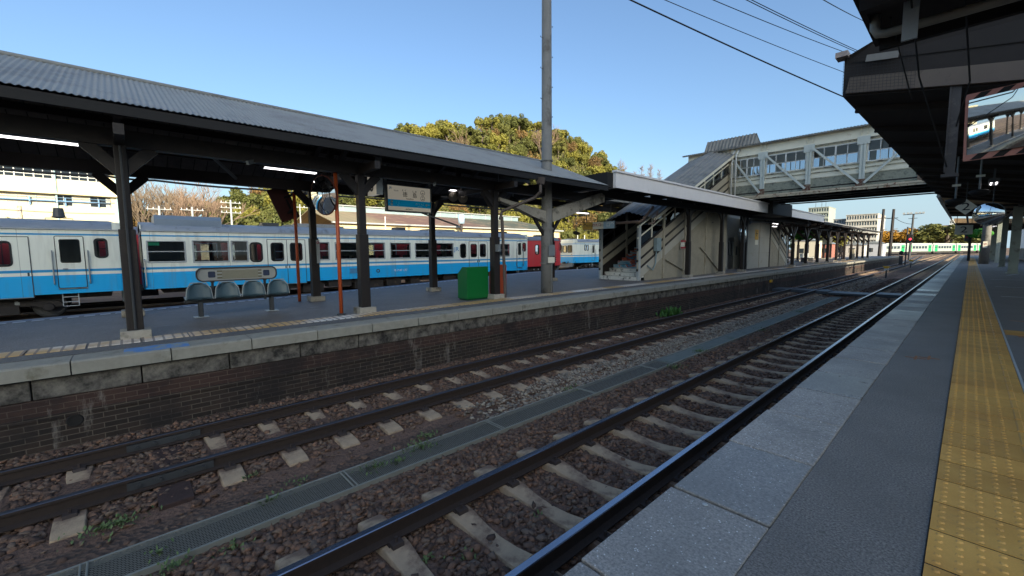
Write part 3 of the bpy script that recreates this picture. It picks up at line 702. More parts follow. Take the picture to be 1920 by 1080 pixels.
lamp((-9.4, 33.5, 2.85), 'y', "lit fluorescent lamp over the second staircase", 1.2)
lamp((-10.2, 36.5, 3.2), 'y', "lit fluorescent lamp under the short canopy past the footbridge", 1.6)

# ---------------------------------------------------------------- railcars
def body_mat(nm, lower, upper, stripe, thin=True, z0=.575):
    k = NT(nm); s = k.sep(); Z = k.math('SUBTRACT', s[2], .96)
    n1 = k.noise(1.6, 5); col = k.mix(1., upper, upper)
    G = lambda a: k.math('GREATER_THAN', Z, a); B = lambda a, b_: k.math('MULTIPLY', G(a), k.math('LESS_THAN', Z, b_))
    lo = k.math('LESS_THAN', Z, z0); col = k.mix(lo, col, lower)
    if stripe is not None:
        col = k.mix(B(z0+.115, z0+.205), col, stripe)
        if thin: col = k.mix(B(2.0, 2.06), col, stripe)
    dirt_ = k.n("TexNoise", Scale=1., Detail=6.); k.l(k.comb(s[0], k.math('MULTIPLY', s[1], 5.), k.math('MULTIPLY', Z, .6)), dirt_.inputs["Vector"])
    col = k.mix(k.ramp(dirt_.outputs["Fac"], (.5, 0.), (.75, .28)), col, s2l((120, 116, 104)))
    sm = k.math('LESS_THAN', k.math('FRACT', k.math('MULTIPLY', s[1], 1/2.62)), .006); col = k.mix(k.math('MULTIPLY', sm, .45), col, (.08, .08, .08))
    k.base(k.mix(k.math('MULTIPLY', n1, .12), col, (.3, .32, .32))); k.p.inputs["Roughness"].default_value = .32; return k.m
MT['jrbody'] = body_mat("white_and_blue_coach_paint", s2l((0, 174, 238)), s2l((236, 238, 224)), s2l((20, 146, 204)))
MT['redbody'] = body_mat("vermilion_coach_paint", s2l((196, 42, 48)), s2l((196, 42, 48)), None)
MT['troof'] = mat("grey_train_roof", (130, 138, 148), .6, sc1=2, a=.08, stain=(98, 102, 108), ssc=1.2, st=.56)
MT['tredroof'] = mat("dusty_train_roof", (112, 114, 124), .7, sc1=2, a=.1, stain=(84, 82, 86), ssc=1.2)
MT['acgrey'] = mat("grey_roof_unit", (112, 126, 140), .5, a=.06)
MT['vent'] = mat("dirty_roof_vent", (126, 128, 128), .7, sc1=4, a=.12, stain=(78, 80, 82), ssc=2)
MT['seatblue'] = mat("dark_seat_cloth", (30, 34, 46), .9, a=.2)
MT['inside'] = mat("coach_interior", (60, 58, 54), .8, a=.1)
MT['green'] = mat("green_notice", (0, 150, 104), .5, a=.02)
ZW0, ZW1 = .98, 1.80
def railcar(name, label, y0, y1, xs, body, wins, doors, cabdoors=(), cabs=(), roofm='troof', roofbits=(), far_holes=True, detail=True, xdir=1, group="railcars standing beyond the far platform", skirt=True, seats=True, blinds=()):
    """xs = side facing the camera; wins: (y0,y1,z0,z1,'s'|'r'); doors: (y0,y1,nleaves) ; cabdoors: (y0,y1)"""
    Wd = 2.9; xf = xs-Wd; zb = -.09; zg = 2.2; R0 = .42
    root = thing(name, label, "railcar", (xs-Wd/2, (y0+y1)/2, -.96), group)
    hl = [(a, b_, c, d) for a, b_, c, d, k_ in wins]
    for (a, b_, n_) in doors:
        wl_ = (b_-a)/n_
        for i in range(n_): hl.append((a+i*wl_+wl_*.2, a+i*wl_+wl_*.8, .95, 1.76))
    for (a, b_) in cabdoors: hl.append((a+.11, b_-.11, 1.04, 1.84))
    m = MB(); ends = [(y0+R0 if 'a' in cabs else y0), (y1-R0 if 'b' in cabs else y1)]
    hin = [h for h in hl if h[0] > ends[0] and h[1] < ends[1]]
    m.holes(xs, ends[0], ends[1], zb, zg, hin, 'x', .05); fh = [h for i_, h in enumerate(sorted(hin)) if i_ % 3 != 0] if far_holes else []; m.holes(xf+.05, ends[0], ends[1], zb, zg, fh, 'x', .05)
    def endwall(yy, s, cab):
        if not cab:
            m.box(xf, xs, yy-(.04 if s > 0 else 0), yy+(0 if s > 0 else .04), zb, zg+.25)
        else:
            N = 5
            for X, d in ((xs, -1), (xf, 1)):
                pr = [(X+d*R0*.9*(1-math.cos(t*math.pi/2/N)), (yy-s*R0)+s*R0*math.sin(t*math.pi/2/N)) for t in range(N+1)]
                for (xa, ya), (xb, yb) in zip(pr, pr[1:]): m.quad((xa, ya, zb), (xb, yb, zb), (xb, yb, zg+.3), (xa, ya, zg+.3))
            a, b_ = xf+R0*.9, xs-R0*.9; c = (a+b_)/2
            m.holes(yy, a, b_, zb, zg+.3, [(a+.08, c-.42, 1.1, 1.85), (c+.42, b_-.08, 1.1, 1.85), (c-.26, c+.26, 1.1, 1.8)], 'y', s*.05)
    endwall(y0, -1, 'a' in cabs); endwall(y1, 1, 'b' in cabs)
    bd = m.build("body", body, root)
    # roof
    m = MB(); prof = [(xs+.02, zg-.01), (xs+.03, zg+.04)] + [(xs-.0-Wd/2+ (Wd/2)*math.cos(t), zg+.05+.37*math.sin(t)**.8) for t in np.linspace(.06, math.pi-.06, 13)] + [(xf-.03, zg+.04), (xf-.02, zg-.01)]
    ys = [y0+(.05 if 'a' in cabs else 0), y0+.5, y1-.5, y1-(.05 if 'b' in cabs else 0)]; n_ = len(prof)
    vs = []
    for i, y in enumerate(ys):
        e = (i == 0 and 'a' in cabs) or (i == 3 and 'b' in cabs)
        vs += [((x-(xs-Wd/2))*(.80 if e else 1)+(xs-Wd/2), y, z-(.16 if e and z > zg+.1 else 0)) for x, z in prof]
    m.add(vs, [(i*n_+k, i*n_+k+1, (i+1)*n_+k+1, (i+1)*n_+k) for i in range(3) for k in range(n_-1)] + [tuple(range(n_)), tuple(3*n_+k for k in range(n_))])
    rf = m.build("roof", roofm, root, smooth=True)
    m = MB(); m.box(xs+.0, xs+.045, y0+.2, y1-.2, zg+.0, zg+.035); m.build("rain_gutter", 'lgrey' if body == 'jrbody' else 'tredroof', rf)
    for kind, a, b_, h in roofbits:
        m = MB(); c = xs-Wd/2
        if kind == 'ac': m.prism([(c-1.05, zg+.18), (c+1.25, zg+.18), (c+1.22, zg+.52), (c+1.02, zg+h), (c-.9, zg+h)], 'y', a, b_); m.box(c+1.2, c+1.27, a+1.15, a+1.85, zg+.22, zg+.42); nm, mt_ = "air_conditioner", 'acgrey'
        elif kind == 'vent': m.prism([(c-.5, zg+.36), (c+.55, zg+.36), (c+.5, zg+h), (c-.45, zg+h)], 'y', a, b_); m.box(c-.4, c+.45, a-.5, a, zg+.36, zg+h-.08); m.box(c-.4, c+.45, b_, b_+.5, zg+.36, zg+h-.08); nm, mt_ = "roof_vent", 'vent'
        elif kind == 'tank': m.prism([(c+.0, zg+.34), (c+.62, zg+.3), (c+.62, zg+h), (c, zg+h)], 'y', a, b_); nm, mt_ = "roof_box", 'dgrey'
        elif kind == 'ant':
            m.lathe([(.17, zg+.5), (.13, zg+h), (0, zg+h)], (c+.6, (a+b_)/2, 0), 12); m.lathe([(.0, zg+.48), (.2, zg+.48), (.2, zg+.51), (0, zg+.52)], (c+.6, (a+b_)/2, 0), 12)
            for q in (-.38, .38): m.tube([(c+.6, (a+b_)/2+q, zg+.3), (c+.6, (a+b_)/2+q*.9, zg+.44), (c+.6, (a+b_)/2, zg+.46)], .014, 6)
            nm, mt_ = "whistle_cover", 'dgrey'
        m.build(nm, mt_, rf)
    # windows
    for i, (a, b_, c, d, kd) in enumerate(wins):
        m = MB()
        if kd == 's':
            for o_, q in (((a-.035, b_+.035, c-.035, d+.035), (a, b_, c, d)),):
                m.ring(rrect(*o_, .02, 1), rrect(*q, .012, 1), 'x', xs-.01, xs+.02)
            m.box(xs-.02, xs+.012, a, b_, (c+d)/2-.005, (c+d)/2+.03); m.box(xs-.02, xs+.012, a, b_, c, c+.03)
            for e in (a, b_-.02): m.box(xs-.02, xs+.008, e, e+.02, c, d)
            wf = m.build("window", 'lgrey', root)
        else:
            r_ = min(.12, (b_-a)*.3); m.ring(rrect(a-.05, b_+.05, c-.05, d+.05, r_+.05), rrect(a+.012, b_-.012, c+.012, d-.012, r_), 'x', xs-.02, xs+.014); wf = m.build("window", 'rubber', root)
        p = MB(); p.quad((xs-.025, a, c), (xs-.025, b_, c), (xs-.025, b_, d), (xs-.025, a, d)); p.build("pane", 'glass', wf)
        if far_holes and detail:
            p = MB(); p.quad((xf+.02, a, c), (xf+.02, b_, c), (xf+.02, b_, d), (xf+.02, a, d)); p.box(xf+.03, xf+.05, a, b_, (c+d)/2, (c+d)/2+.03); p.build("far_pane", 'glass', wf)
        if i in blinds: q = MB(); q.box(xs-.032, xs-.028, a+.02, a+.02+(b_-a)*.3, d-.16, d-.02); q.build("green_notice", 'green', wf)
    for (a, b_, n_) in doors:
        wl_ = (b_-a)/n_
        for i in range(n_):
            A, B_ = a+i*wl_, a+(i+1)*wl_; h = (A+wl_*.2, A+wl_*.8, .95, 1.76)
            m = MB(); m.holes(xs+.012, A+.012, B_-.012, zb-.06, 1.92, [h], 'x', .03); df = m.build("door", body, root)
            g_ = MB(); g_.ring(rrect(h[0]-.03, h[1]+.03, h[2]-.03, h[3]+.03, .13), rrect(h[0]+.02, h[1]-.02, h[2]+.02, h[3]-.02, .1), 'x', xs-.01, xs+.026); g_.build("window_seal", 'rubber', df)
            p = MB(); p.quad((xs-.0, h[0], h[2]), (xs, h[1], h[2]), (xs, h[1], h[3]), (xs, h[0], h[3])); p.build("pane", 'glass', df)
            q = MB(); e = A+.06 if i else B_-.1; q.box(xs+.012, xs+.018, e, e+.05, .58, .70); q.build("handle", 'dgrey', df)
        g_ = MB()
        for e in [a+i*wl_ for i in range(n_+1)]: g_.box(xs+.001, xs+.016, e-.012, e+.012, zb-.06, 1.93)
        g_.box(xs+.001, xs+.016, a, b_, 1.92, 1.945); g_.build("door_gap", 'dgrey', root)
        g_ = MB(); g_.box(xs-.02, xs+.03, a, b_, zb-.09, zb-.06); g_.build("door_sill", 'stainless', root)
    for (a, b_) in cabdoors:
        m = MB(); h = (a+.11, b_-.11, 1.04, 1.84); m.holes(xs+.008, a, b_, .12, 1.96, [h], 'x', .03); df = m.build("cab_door", body, root)
        g_ = MB(); g_.ring(rrect(h[0]-.02, h[1]+.02, h[2]-.02, h[3]+.02, .06), rrect(*h, .04), 'x', xs-.01, xs+.022); g_.ring(rrect(a-.02, b_+.02, .10, 1.98, .05), rrect(a, b_, .12, 1.96, .03), 'x', xs+.001, xs+.014); g_.build("window_seal", 'rubber' if body == 'jrbody' else 'redbody', df)
        p = MB(); p.quad((xs-.0, h[0], h[2]), (xs, h[1], h[2]), (xs, h[1], h[3]), (xs, h[0], h[3])); p.build("pane", 'glass', df)
        for e in (a-.1, b_+.1): q = MB(); q.tube([(xs+.015, e, .25), (xs+.07, e, .28), (xs+.07, e, 1.42), (xs+.015, e, 1.45)], .022, 6); q.build("grab_rail", 'stainless', root)
        q = MB(); q.box(xs+.01, xs+.03, a-.02, b_+.02, .07, .1); q.build("kick_strip", 'stainless', df); q = MB(); q.box(xs+.01, xs+.04, a+.13, a+.26, .78, .82); q.build("handle", 'stainless', df)
        q = MB()
        for e in (a+.05, b_-.25): q.bar((xs-.1, e, zb), (xs-.05, e, -.55), .025, .025)
        for z in (-.22, -.4, -.55): q.bar((xs-.08, a+.05, z), (xs-.08, b_-.25, z), .025, .025)
        q.build("step_ladder", 'lgrey', root)
    for e, s, cb in ((y0, -1, 'a' in cabs), (y1, 1, 'b' in cabs)):
        if not cb: continue
        a, b_ = xf+R0*.9, xs-R0*.9; c = (a+b_)/2
        for (p0, p1, z0_, z1_) in ((a+.08, c-.42, 1.1, 1.85), (c+.42, b_-.08, 1.1, 1.85), (c-.26, c+.26, 1.1, 1.8)):
            m = MB(); m.ring(rrect(p0-.04, p1+.04, z0_-.04, z1_+.04, .1), rrect(p0+.01, p1-.01, z0_+.01, z1_-.01, .08), 'y', e-.01*s, e+.02*s); wf = m.build("windscreen", 'rubber', root)
            p = MB(); p.quad((p0, e-.02*s, z0_), (p1, e-.02*s, z0_), (p1, e-.02*s, z1_), (p0, e-.02*s, z1_)); p.build("pane", 'glass', wf)
        for x in (a+.1, b_-.1): m = MB(); m.lathe([(0, .03*s), (.09, .03*s), (.11, 0)], (x, e, .85), 14, 'y'); m.build("headlight", 'stainless', root)
        m = MB(); m.prism([(c-1.1, -.1), (c+1.1, -.1), (c+.95, -.55), (c-.95, -.55)], 'y', e-.3*s if s > 0 else e-.02, e+.02 if s > 0 else e+.3); m.build("front_skirt", 'grey', root)
        m = MB(); m.bar((c, e, -.1), (c, e+.35*s, -.1), .2, .24); m.tube([(c+.5, e, .1), (c+.5, e+.2*s, -.2)], .03, 6); m.build("coupler", 'dgrey', root)
        m = MB(); ya, yb = sorted((e-.95*s, e-.5*s)); m.box(xs+.002, xs+.012, ya, ya, 1, 1) if False else None
    # underside
    fl = MB(); fl.box(xf+.06, xs-.06, y0+.1, y1-.1, -.02, .04); fl.build("floor", 'inside', root)
    if seats:
        st = MB(); y = y0+2.6
        while y < y1-2.8:
            if not any(a-.4 < y < b_+.4 for a, b_, _ in doors):
                for X in (xs-.62, xf+.62): st.box(X-.45, X+.45, y-.09, y+.09, .1, .1+1.02); st.box(X-.42, X+.42, y-.5, y+.5, .3, .5)
            y += 1.55
        st.build("seat", 'seatblue', root)
        cl = MB(); cl.box(xf+.06, xs-.06, y0+.1, y1-.1, 2.12, 2.16); cl.build("interior_ceiling", 'inside', root)
    m = MB(); rr = random.Random(int(abs(y0)*10)); y = y0+5.
    m.box(xs-2.4, xs-.5, y0+.6, y1-.6, -.3, -.1)
    while y < y1-5.2:
        L = rr.uniform(.5, 1.7); h = rr.uniform(.25, .55); xx = xs-rr.uniform(.12, .3)
        m.box(xx-.7, xx, y, y+L, -.12-h, -.11)
        if rr.random() < .4: m.box(xx, xx+.012, y+.1, y+L-.1, -.12-h*.85, -.16)
        y += L+rr.uniform(.1, .7)
    for e in (.8, .95): m.tube([(xs-.35, y0+4.5, -.2*e-.1), (xs-.35, y1-4.5, -.2*e-.1)], .03, 6)
    m.build("underframe", 'under', root)
    for yc in (y0+3.3, y1-3.3):
        bg_ = MB(); X = xs-.42
        for X in (xs-.38, xf+.38):
            bg_.prism([(yc-1.45, -.52), (yc-1.1, -.62), (yc-.7, -.5), (yc+.7, -.5), (yc+1.1, -.62), (yc+1.45, -.52), (yc+1.3, -.36), (yc+.5, -.3), (yc-.5, -.3), (yc-1.3, -.36)], 'x', X-.09, X+.09)
            bg_.box(X-.14, X+.14, yc-.35, yc+.35, -.75, -.45)
        bg_.box(xf+.3, xs-.3, yc-.2, yc+.2, -.6, -.4)
        for X in (xs-.38, xf+.38):
            for s in (-1, 1): bg_.lathe([(0, .16), (.13, .15), (.15, .1), (.15, -.1)], (X+.02, yc+s*1.05, -.56), 14, 'x')
        o = bg_.build("bogie", 'under', root)
        for s in (-1.05, 1.05):
            wh = MB()
            for X in (xs-.6, xf+.6): wh.lathe([(.05, .06), (.36, .06), (.43, .04), (.45, -.06), (.05, -.06)], (X, yc+s, -.52), 20, 'x')
            wh.tube([(xf+.6, yc+s, -.52), (xs-.6, yc+s, -.52)], .07, 8); wh.build("wheel", 'dgrey', o)
        if skirt:
            cp = MB()
            for q in (-.28, .28): cp.tube([(xs-.3+.02*math.cos(t), yc+q+.09*math.cos(t), -.42+.02*t*.3) for t in np.linspace(0, 18, 60)], .018, 5)
            cp.build("coil_spring", 'lgrey', o)
    return root
XS = -22.
w2 = [(.67, 1.84, ZW0, 1.80, 's'), (2.12, 3.35, ZW0-.03, 1.83, 's'), (3.48, 4.07, ZW0-.03, 1.83, 's'), (4.2, 4.62, .95, 1.75, 'r'), (6.72, 7.02, .95, 1.77, 'r'),
      (7.10, 7.62, .95, 1.8, 's'), (7.95, 9.15, .95, 1.8, 's'), (9.4, 10.62, .95, 1.8, 's'), (10.98, 12.2, .95, 1.8, 's'), (12.55, 13.75, .95, 1.8, 's'), (13.95, 15.2, .95, 1.8, 's'), (15.78, 16.15, .94, 1.75, 'r'), (18.35, 19.97, .95, 1.78, 's'), (21.3, 21.55, 1.3, 1.85, 'r')]
car2 = railcar("railcar", "long white and blue diesel railcar in the middle, behind the bench and the bins", .48, 22.0, XS, 'jrbody', w2, [(4.86, 6.5, 2), (16.43, 17.95, 2)], [(20.72, 21.2)], 'b',
    roofbits=[('ac', .95, 3.2, .68), ('vent', 6.5, 8.3, .58), ('tank', 4.9, 5.6, .55), ('tank', 11.8, 12.4, .55), ('vent', 14.0, 16.0, .52), ('tank', 19.6, 20.5, .5)], blinds=(0,))
text("JR", .36, (XS+.012, 15.45, 1.44), '+x', 'jrblue', car2, sx=1.2)
text("キハ47 177", .17, (XS+.01, 11.55, .26), '+x', 'inkw', car2, sx=1.05)
m = MB(); m.lathe([(.10, 0), (.10, .02), (.06, .02), (.05, -.02), (0, -.02)], (XS+.0, 10.2, .28), 16, 'x'); m.build("filler_cap", 'dgrey', car2)
m = MB(); m.box(XS+.0, XS+.012, 8.65, 9.3, .2, .46); m.build("louvre", mat("blue_grey_louvre", (70, 130, 170), .6), car2)
m = MB(); m.tube([(XS+.015, .55, .0), (XS+.08, .56, .05), (XS+.08, .56, 1.05), (XS+.015, .55, 1.1)], .024, 6); m.build("grab_rail", 'stainless', car2)
w1 = [(-4.4, -2.62, .95, 1.76, 'r'), (-.78, -.5, 1.22, 1.86, 'r')]
wl1 = [(-12.5+i*1.55, -12.5+i*1.55+1.2, .95, 1.8, 's') for i in range(5)] + [(-18.4, -17.2, .95, 1.8, 's')]
car1 = railcar("railcar", "white and blue railcar at the left edge with its driving cab beside the brown column", -21.2, .12, XS, 'jrbody', [w1[1]]+wl1, [(-4.55, -2.42, 1), (-15.4, -13.8, 2)], [(-1.80, -1.10)], 'ab',
    roofbits=[('ant', -1.9, -1.5, .82), ('vent', -9, -7, .6)], blinds=())
m = MB(); m.ring(rrect(-.62+.06, -.14, 1.2, 1.84, .1), rrect(-.58+.06, -.18, 1.24, 1.80, .08), 'x', XS-.1, XS-.09) if False else None
red_w = [(9.4+i*1.56, 9.4+i*1.56+.9, .95, 1.8, 's') for i in range(9) if i not in (3, 4, 7)] + [(24.4, 24.9, .9, 1.8, 'r'), (26.8, 27.25, 1.0, 1.8, 'r'), (30.0, 30.2, 1.35, 1.95, 'r')]
redA = railcar("railcar", "red railcar standing behind, its driving end showing past the white and blue car", 9.2, 30.45, -26.1, 'redbody', red_w, [(14.1, 15.7, 2), (20.5, 22.1, 2)], [(28.75, 29.35)], 'b', roofm='tredroof', roofbits=[('vent', 22, 24, .52), ('tank', 28, 29, .55)], group="railcars standing beyond the far platform")
redB = railcar("railcar", "red railcar glimpsed only through the windows of the left white and blue cars", -12.4, 8.9, -26.1, 'redbody', [(-11.5+i*1.56, -11.5+i*1.56+.95, .95, 1.8, 's') for i in range(12) if i not in (4, 5, 8)], [(-5.2, -3.6, 2), (1.2, 2.8, 2)], (), '', roofm='tredroof')
farw = railcar("railcar", "sunlit white and blue railcar farther off, between the concrete pole and the stairs", 36.8, 58, -29.7, 'jrbody', [(38.5, 38.8, 1.3, 1.9, 'r'), (38.95, 39.2, 1.3, 1.9, 'r'), (41.4, 42.3, .95, 1.8, 's'), (42.9, 43.3, .95, 1.75, 'r')]+[(46+i*1.5, 47.1+i*1.5, .95, 1.8, 's') for i in range(6)], [(44, 45.4, 2)], [(39.9, 40.4)], 'a', roofbits=[('vent', 44, 46, .6)])
# ---------------------------------------------------------------- footbridge and stairs
YB, YB2 = 26.3, 29.2
fb = thing("footbridge", "weathered cream truss footbridge with windows crossing above both tracks", "footbridge", (-6, (YB+YB2)/2, 4.2))
x0, x1 = -12.3, 7.5; zb_ = 4.15
post_x = [-9.72, -8.05, -5.92, -3.75, -1.58, .6, 2.8, 5.0]
hl = []
for a, b_ in zip(post_x, post_x[1:]): hl.append((a+.14, b_-.14, 5.42, 6.42))
m = MB(); m.holes(YB+.06, x0, x1, 4.9, 7.1, hl, 'y', -.06); m.build("wall_panel", 'cream', fb)
m = MB(); m.holes(YB2-.06, x0, x1, 4.9, 7.1, hl, 'y', .06); m.build("rear_wall", 'cream', fb)
m = MB(); m.box(x0, x1, YB+.03, YB+.12, 4.32, 4.9); m.build("lower_panel", 'bgreen', fb)
m = MB()
for z, t, d in ((4.9, .04, .05), (5.18, .035, .05), (5.38, .05, .07), (6.5, .05, .06)): m.box(x0+.6 if z < 6 else x0, x1, YB-d+.06, YB+.058, z-t/2, z+t/2)
m.build("ledge", mat("peeling_ledge", (170, 166, 146), .7, sc1=5, a=.15, stain=(92, 80, 72), ssc=6, st=.52), fb)
m = MB(); m.box(x0, x1, YB-.07, YB+.14, 4.22, 4.30); m.box(x0, x1, YB-.02, YB+.02, 4.12, 4.22); m.build("bottom_chord", 'rust', fb)
m = MB(); m.box(x0, x1, YB-.05, YB+.055, 6.55, 6.68); m.build("top_chord", 'cream', fb)
for a, b_ in zip(post_x, post_x[1:]):
    fr = MB(); A, B_ = a+.14, b_-.14; n_ = 4
    fr.ring([(A, 5.42), (B_, 5.42), (B_, 6.42), (A, 6.42)], [(A+.05, 5.47), (B_-.05, 5.47), (B_-.05, 6.37), (A+.05, 6.37)], 'y', YB+.05, YB+.09)
    for i in range(1, n_): x = A+(B_-A)*i/n_; wd = .035 if i == 2 else .016; fr.box(x-wd, x+wd, YB+.055, YB+.085, 5.47, 6.37)
    fr.box(A, B_, YB+.055, YB+.085, 5.90, 5.935)
    f_ = fr.build("window", 'white', fb)
    p = MB(); p.quad((A, YB+.075, 5.44), (B_, YB+.075, 5.44), (B_, YB+.075, 6.4), (A, YB+.075, 6.4)); p.build("pane", 'bglass', f_)
    p = MB(); p.quad((A, YB2-.08, 5.44), (B_, YB2-.08, 5.44), (B_, YB2-.08, 6.4), (A, YB2-.08, 6.4)); p.build("rear_pane", 'bglass', f_)
    q = MB()
    for i in range(1, n_): x = A+(B_-A)*i/n_; q.box(x-.02, x+.02, YB2-.1, YB2-.07, 5.44, 6.4)
    q.box(A, B_, YB2-.1, YB2-.07, 5.72, 5.78); q.build("rear_frame", 'white', f_)
for x in post_x[1:]:
    m = MB(); m.box(x-.11, x-.03, YB-.06, YB+.055, 4.3, 6.55); m.box(x+.03, x+.11, YB-.06, YB+.055, 4.3, 6.55); m.box(x-.03, x+.03, YB-.02, YB+.03, 4.3, 6.55)
    m.box(x-.24, x+.24, YB-.075, YB-.06, 6.25, 6.62); pst = m.build("truss_post", 'steelgrey', fb)
    r_ = MB()
    for i in range(3):
        for j in range(2): r_.lathe([(.014, 0), (.012, -.012), (0, -.014)], (x-.16+.16*i, YB-.075, 6.33+.18*j), 6, 'y')
    r_.build("rivet", 'steelgrey', pst)
    g_ = MB(); g_.box(x-.22, x+.14, YB-.072, YB-.06, 4.3, 4.62); g_.build("gusset_plate", mat("rust_gusset", (128, 116, 100), .7, sc1=9, a=.2, stain=(90, 54, 42), ssc=9, st=.48), pst)
    v_ = MB(); v_.box(x-.12, x-.10, YB-.03, YB+.055, 6.68, 7.1); v_.box(x+.10, x+.12, YB-.03, YB+.055, 6.68, 7.1); v_.build("web_stiffener", 'cream', pst)
for i, (a, b_) in enumerate(zip(post_x, post_x[1:])):
    m = MB()
    if i < 3: m.bar((a+.12, YB-.10, 6.45), (b_-.1, YB-.10, 4.42), .06, .10)
    else: m.bar((a+.1, YB-.10, 4.42), (b_-.12, YB-.10, 6.45), .06, .10)
    m.build("brace", 'steelgrey', fb)
# roof, soffit, pipes
m = MB()
for s in (0, 1):
    ya = (YB-.22, YB2+.22)[s]; corr(m, (x0-.3, ya, 7.12), (x1, ya, 7.12), (x0-.3, (YB+YB2)/2, 7.34), (x1, (YB+YB2)/2, 7.34), .13, .018)
m.box(x0-.25, x1, YB-.2, YB-.14, 7.05, 7.11); m.build("roof", 'corrdark', fb)
m = MB()
ya = YB+.55; corr(m, (-11.55, ya-.0, 7.25), (-8.75, ya, 7.25), (-11.55, ya+.45, 7.98), (-8.75, ya+.45, 7.98), .2, .035); corr(m, (-11.55, ya+1.6, 7.25), (-8.75, ya+1.6, 7.25), (-11.55, ya+.45, 7.98), (-8.75, ya+.45, 7.98), .2, .035)
m.prism([(ya, 7.2), (ya+.45, 7.95), (ya+1.6, 7.2)], 'x', -11.52, -11.46); m.prism([(ya, 7.2), (ya+.45, 7.95), (ya+1.6, 7.2)], 'x', -8.84, -8.78); m.build("ridge_ventilator", 'corrdark', fb)
m = MB(); m.box(x0, x1, YB+.02, YB2-.02, 4.42, 4.48)
for x in np.arange(x0, x1, 1.1): m.box(x-.06, x+.06, YB+.05, YB2-.05, 4.12, 4.42)
m.box(x0, x1, YB2-.1, YB2, 4.0, 4.45); m.build("deck_beam", 'black', fb)
m = MB()
for y, z in ((YB+.5, 4.05), (YB+1.2, 4.0), (YB2-.3, 3.92)): m.tube([(-7.8, y, z), (3, y, z)], .035, 6)
m.build("service_pipe", 'dgrey', fb)
m = MB(); m.box(x0, x1, YB+.3, YB2-.3, 6.98, 7.02); m.build("ceiling", 'grey', fb)
for x in (-9.62, -9.4): m = MB(); m.tube([(x, YB-.16, 3.9), (x, YB-.16, 6.7), (x+.08, YB-.08, 6.85), (x+.1, YB+.02, 7.0)], .045, 10); m.build("downpipe", 'white', fb, smooth=True)
m = MB(); m.box(-9.88, -9.78, YB-.02, YB+.1, 3.9, 7.1); m.build("corner_post", 'rust', fb)

def mural_mat():
    k = NT("painted_step_risers"); s = k.sep()
    d1 = k.n("TexNoise", Scale=2.2, Detail=3.); k.l(k.comb(k.math('MULTIPLY', s[0], 1.), 3., k.math('MULTIPLY', s[2], 2.)), d1.inputs["Vector"])
    col = k.ramp(d1.outputs["Fac"], (.3, s2l((60, 130, 160))), (.47, s2l((150, 176, 186))), (.5, s2l((196, 96, 62))), (.6, s2l((110, 56, 48))), (.63, s2l((70, 120, 150))))
    topf = k.n("NewGeometry"); nz = k.t.nodes.new("ShaderNodeSeparateXYZ"); k.l(topf.outputs["Normal"], nz.inputs[0])
    col = k.mix(k.math('GREATER_THAN', nz.outputs[2], .5), col, s2l((110, 108, 104))); k.base(col); k.p.inputs["Roughness"].default_value = .6; return k.m
MT['mural'] = mural_mat(); MT['stepw'] = mat("chipped_white_steps", (205, 203, 194), .75, sc1=9, a=.12, stain=(98, 98, 96), ssc=5, st=.55)
def board_mat(nm, c):
    k = NT(nm); s = k.sep(); q = k.math('FRACT', k.math('MULTIPLY', s[1], 1/.085)); f = k.noise(3, 5); col = k.mix(f, tuple(x*.75 for x in s2l(c)), tuple(x*1.2 for x in s2l(c)))
    g_ = k.ramp(k.noise(1.4, 5), (.5, 0.), (.75, .35)); col = k.mix(g_, col, tuple(x*.6 for x in s2l(c))); col = k.mix(k.math('MULTIPLY', k.math('LESS_THAN', q, .1), .7), col, (.03, .028, .025)); k.base(col); k.p.inputs["Roughness"].default_value = .75; return k.m
MT['vboard'] = board_mat("cream_matchboarding", (158, 151, 133))
MT['smooth'] = mat("cream_wall_panel", (172, 168, 155), .7, sc1=2, a=.05, stain=(160, 153, 134), ssc=1.6, st=.6)

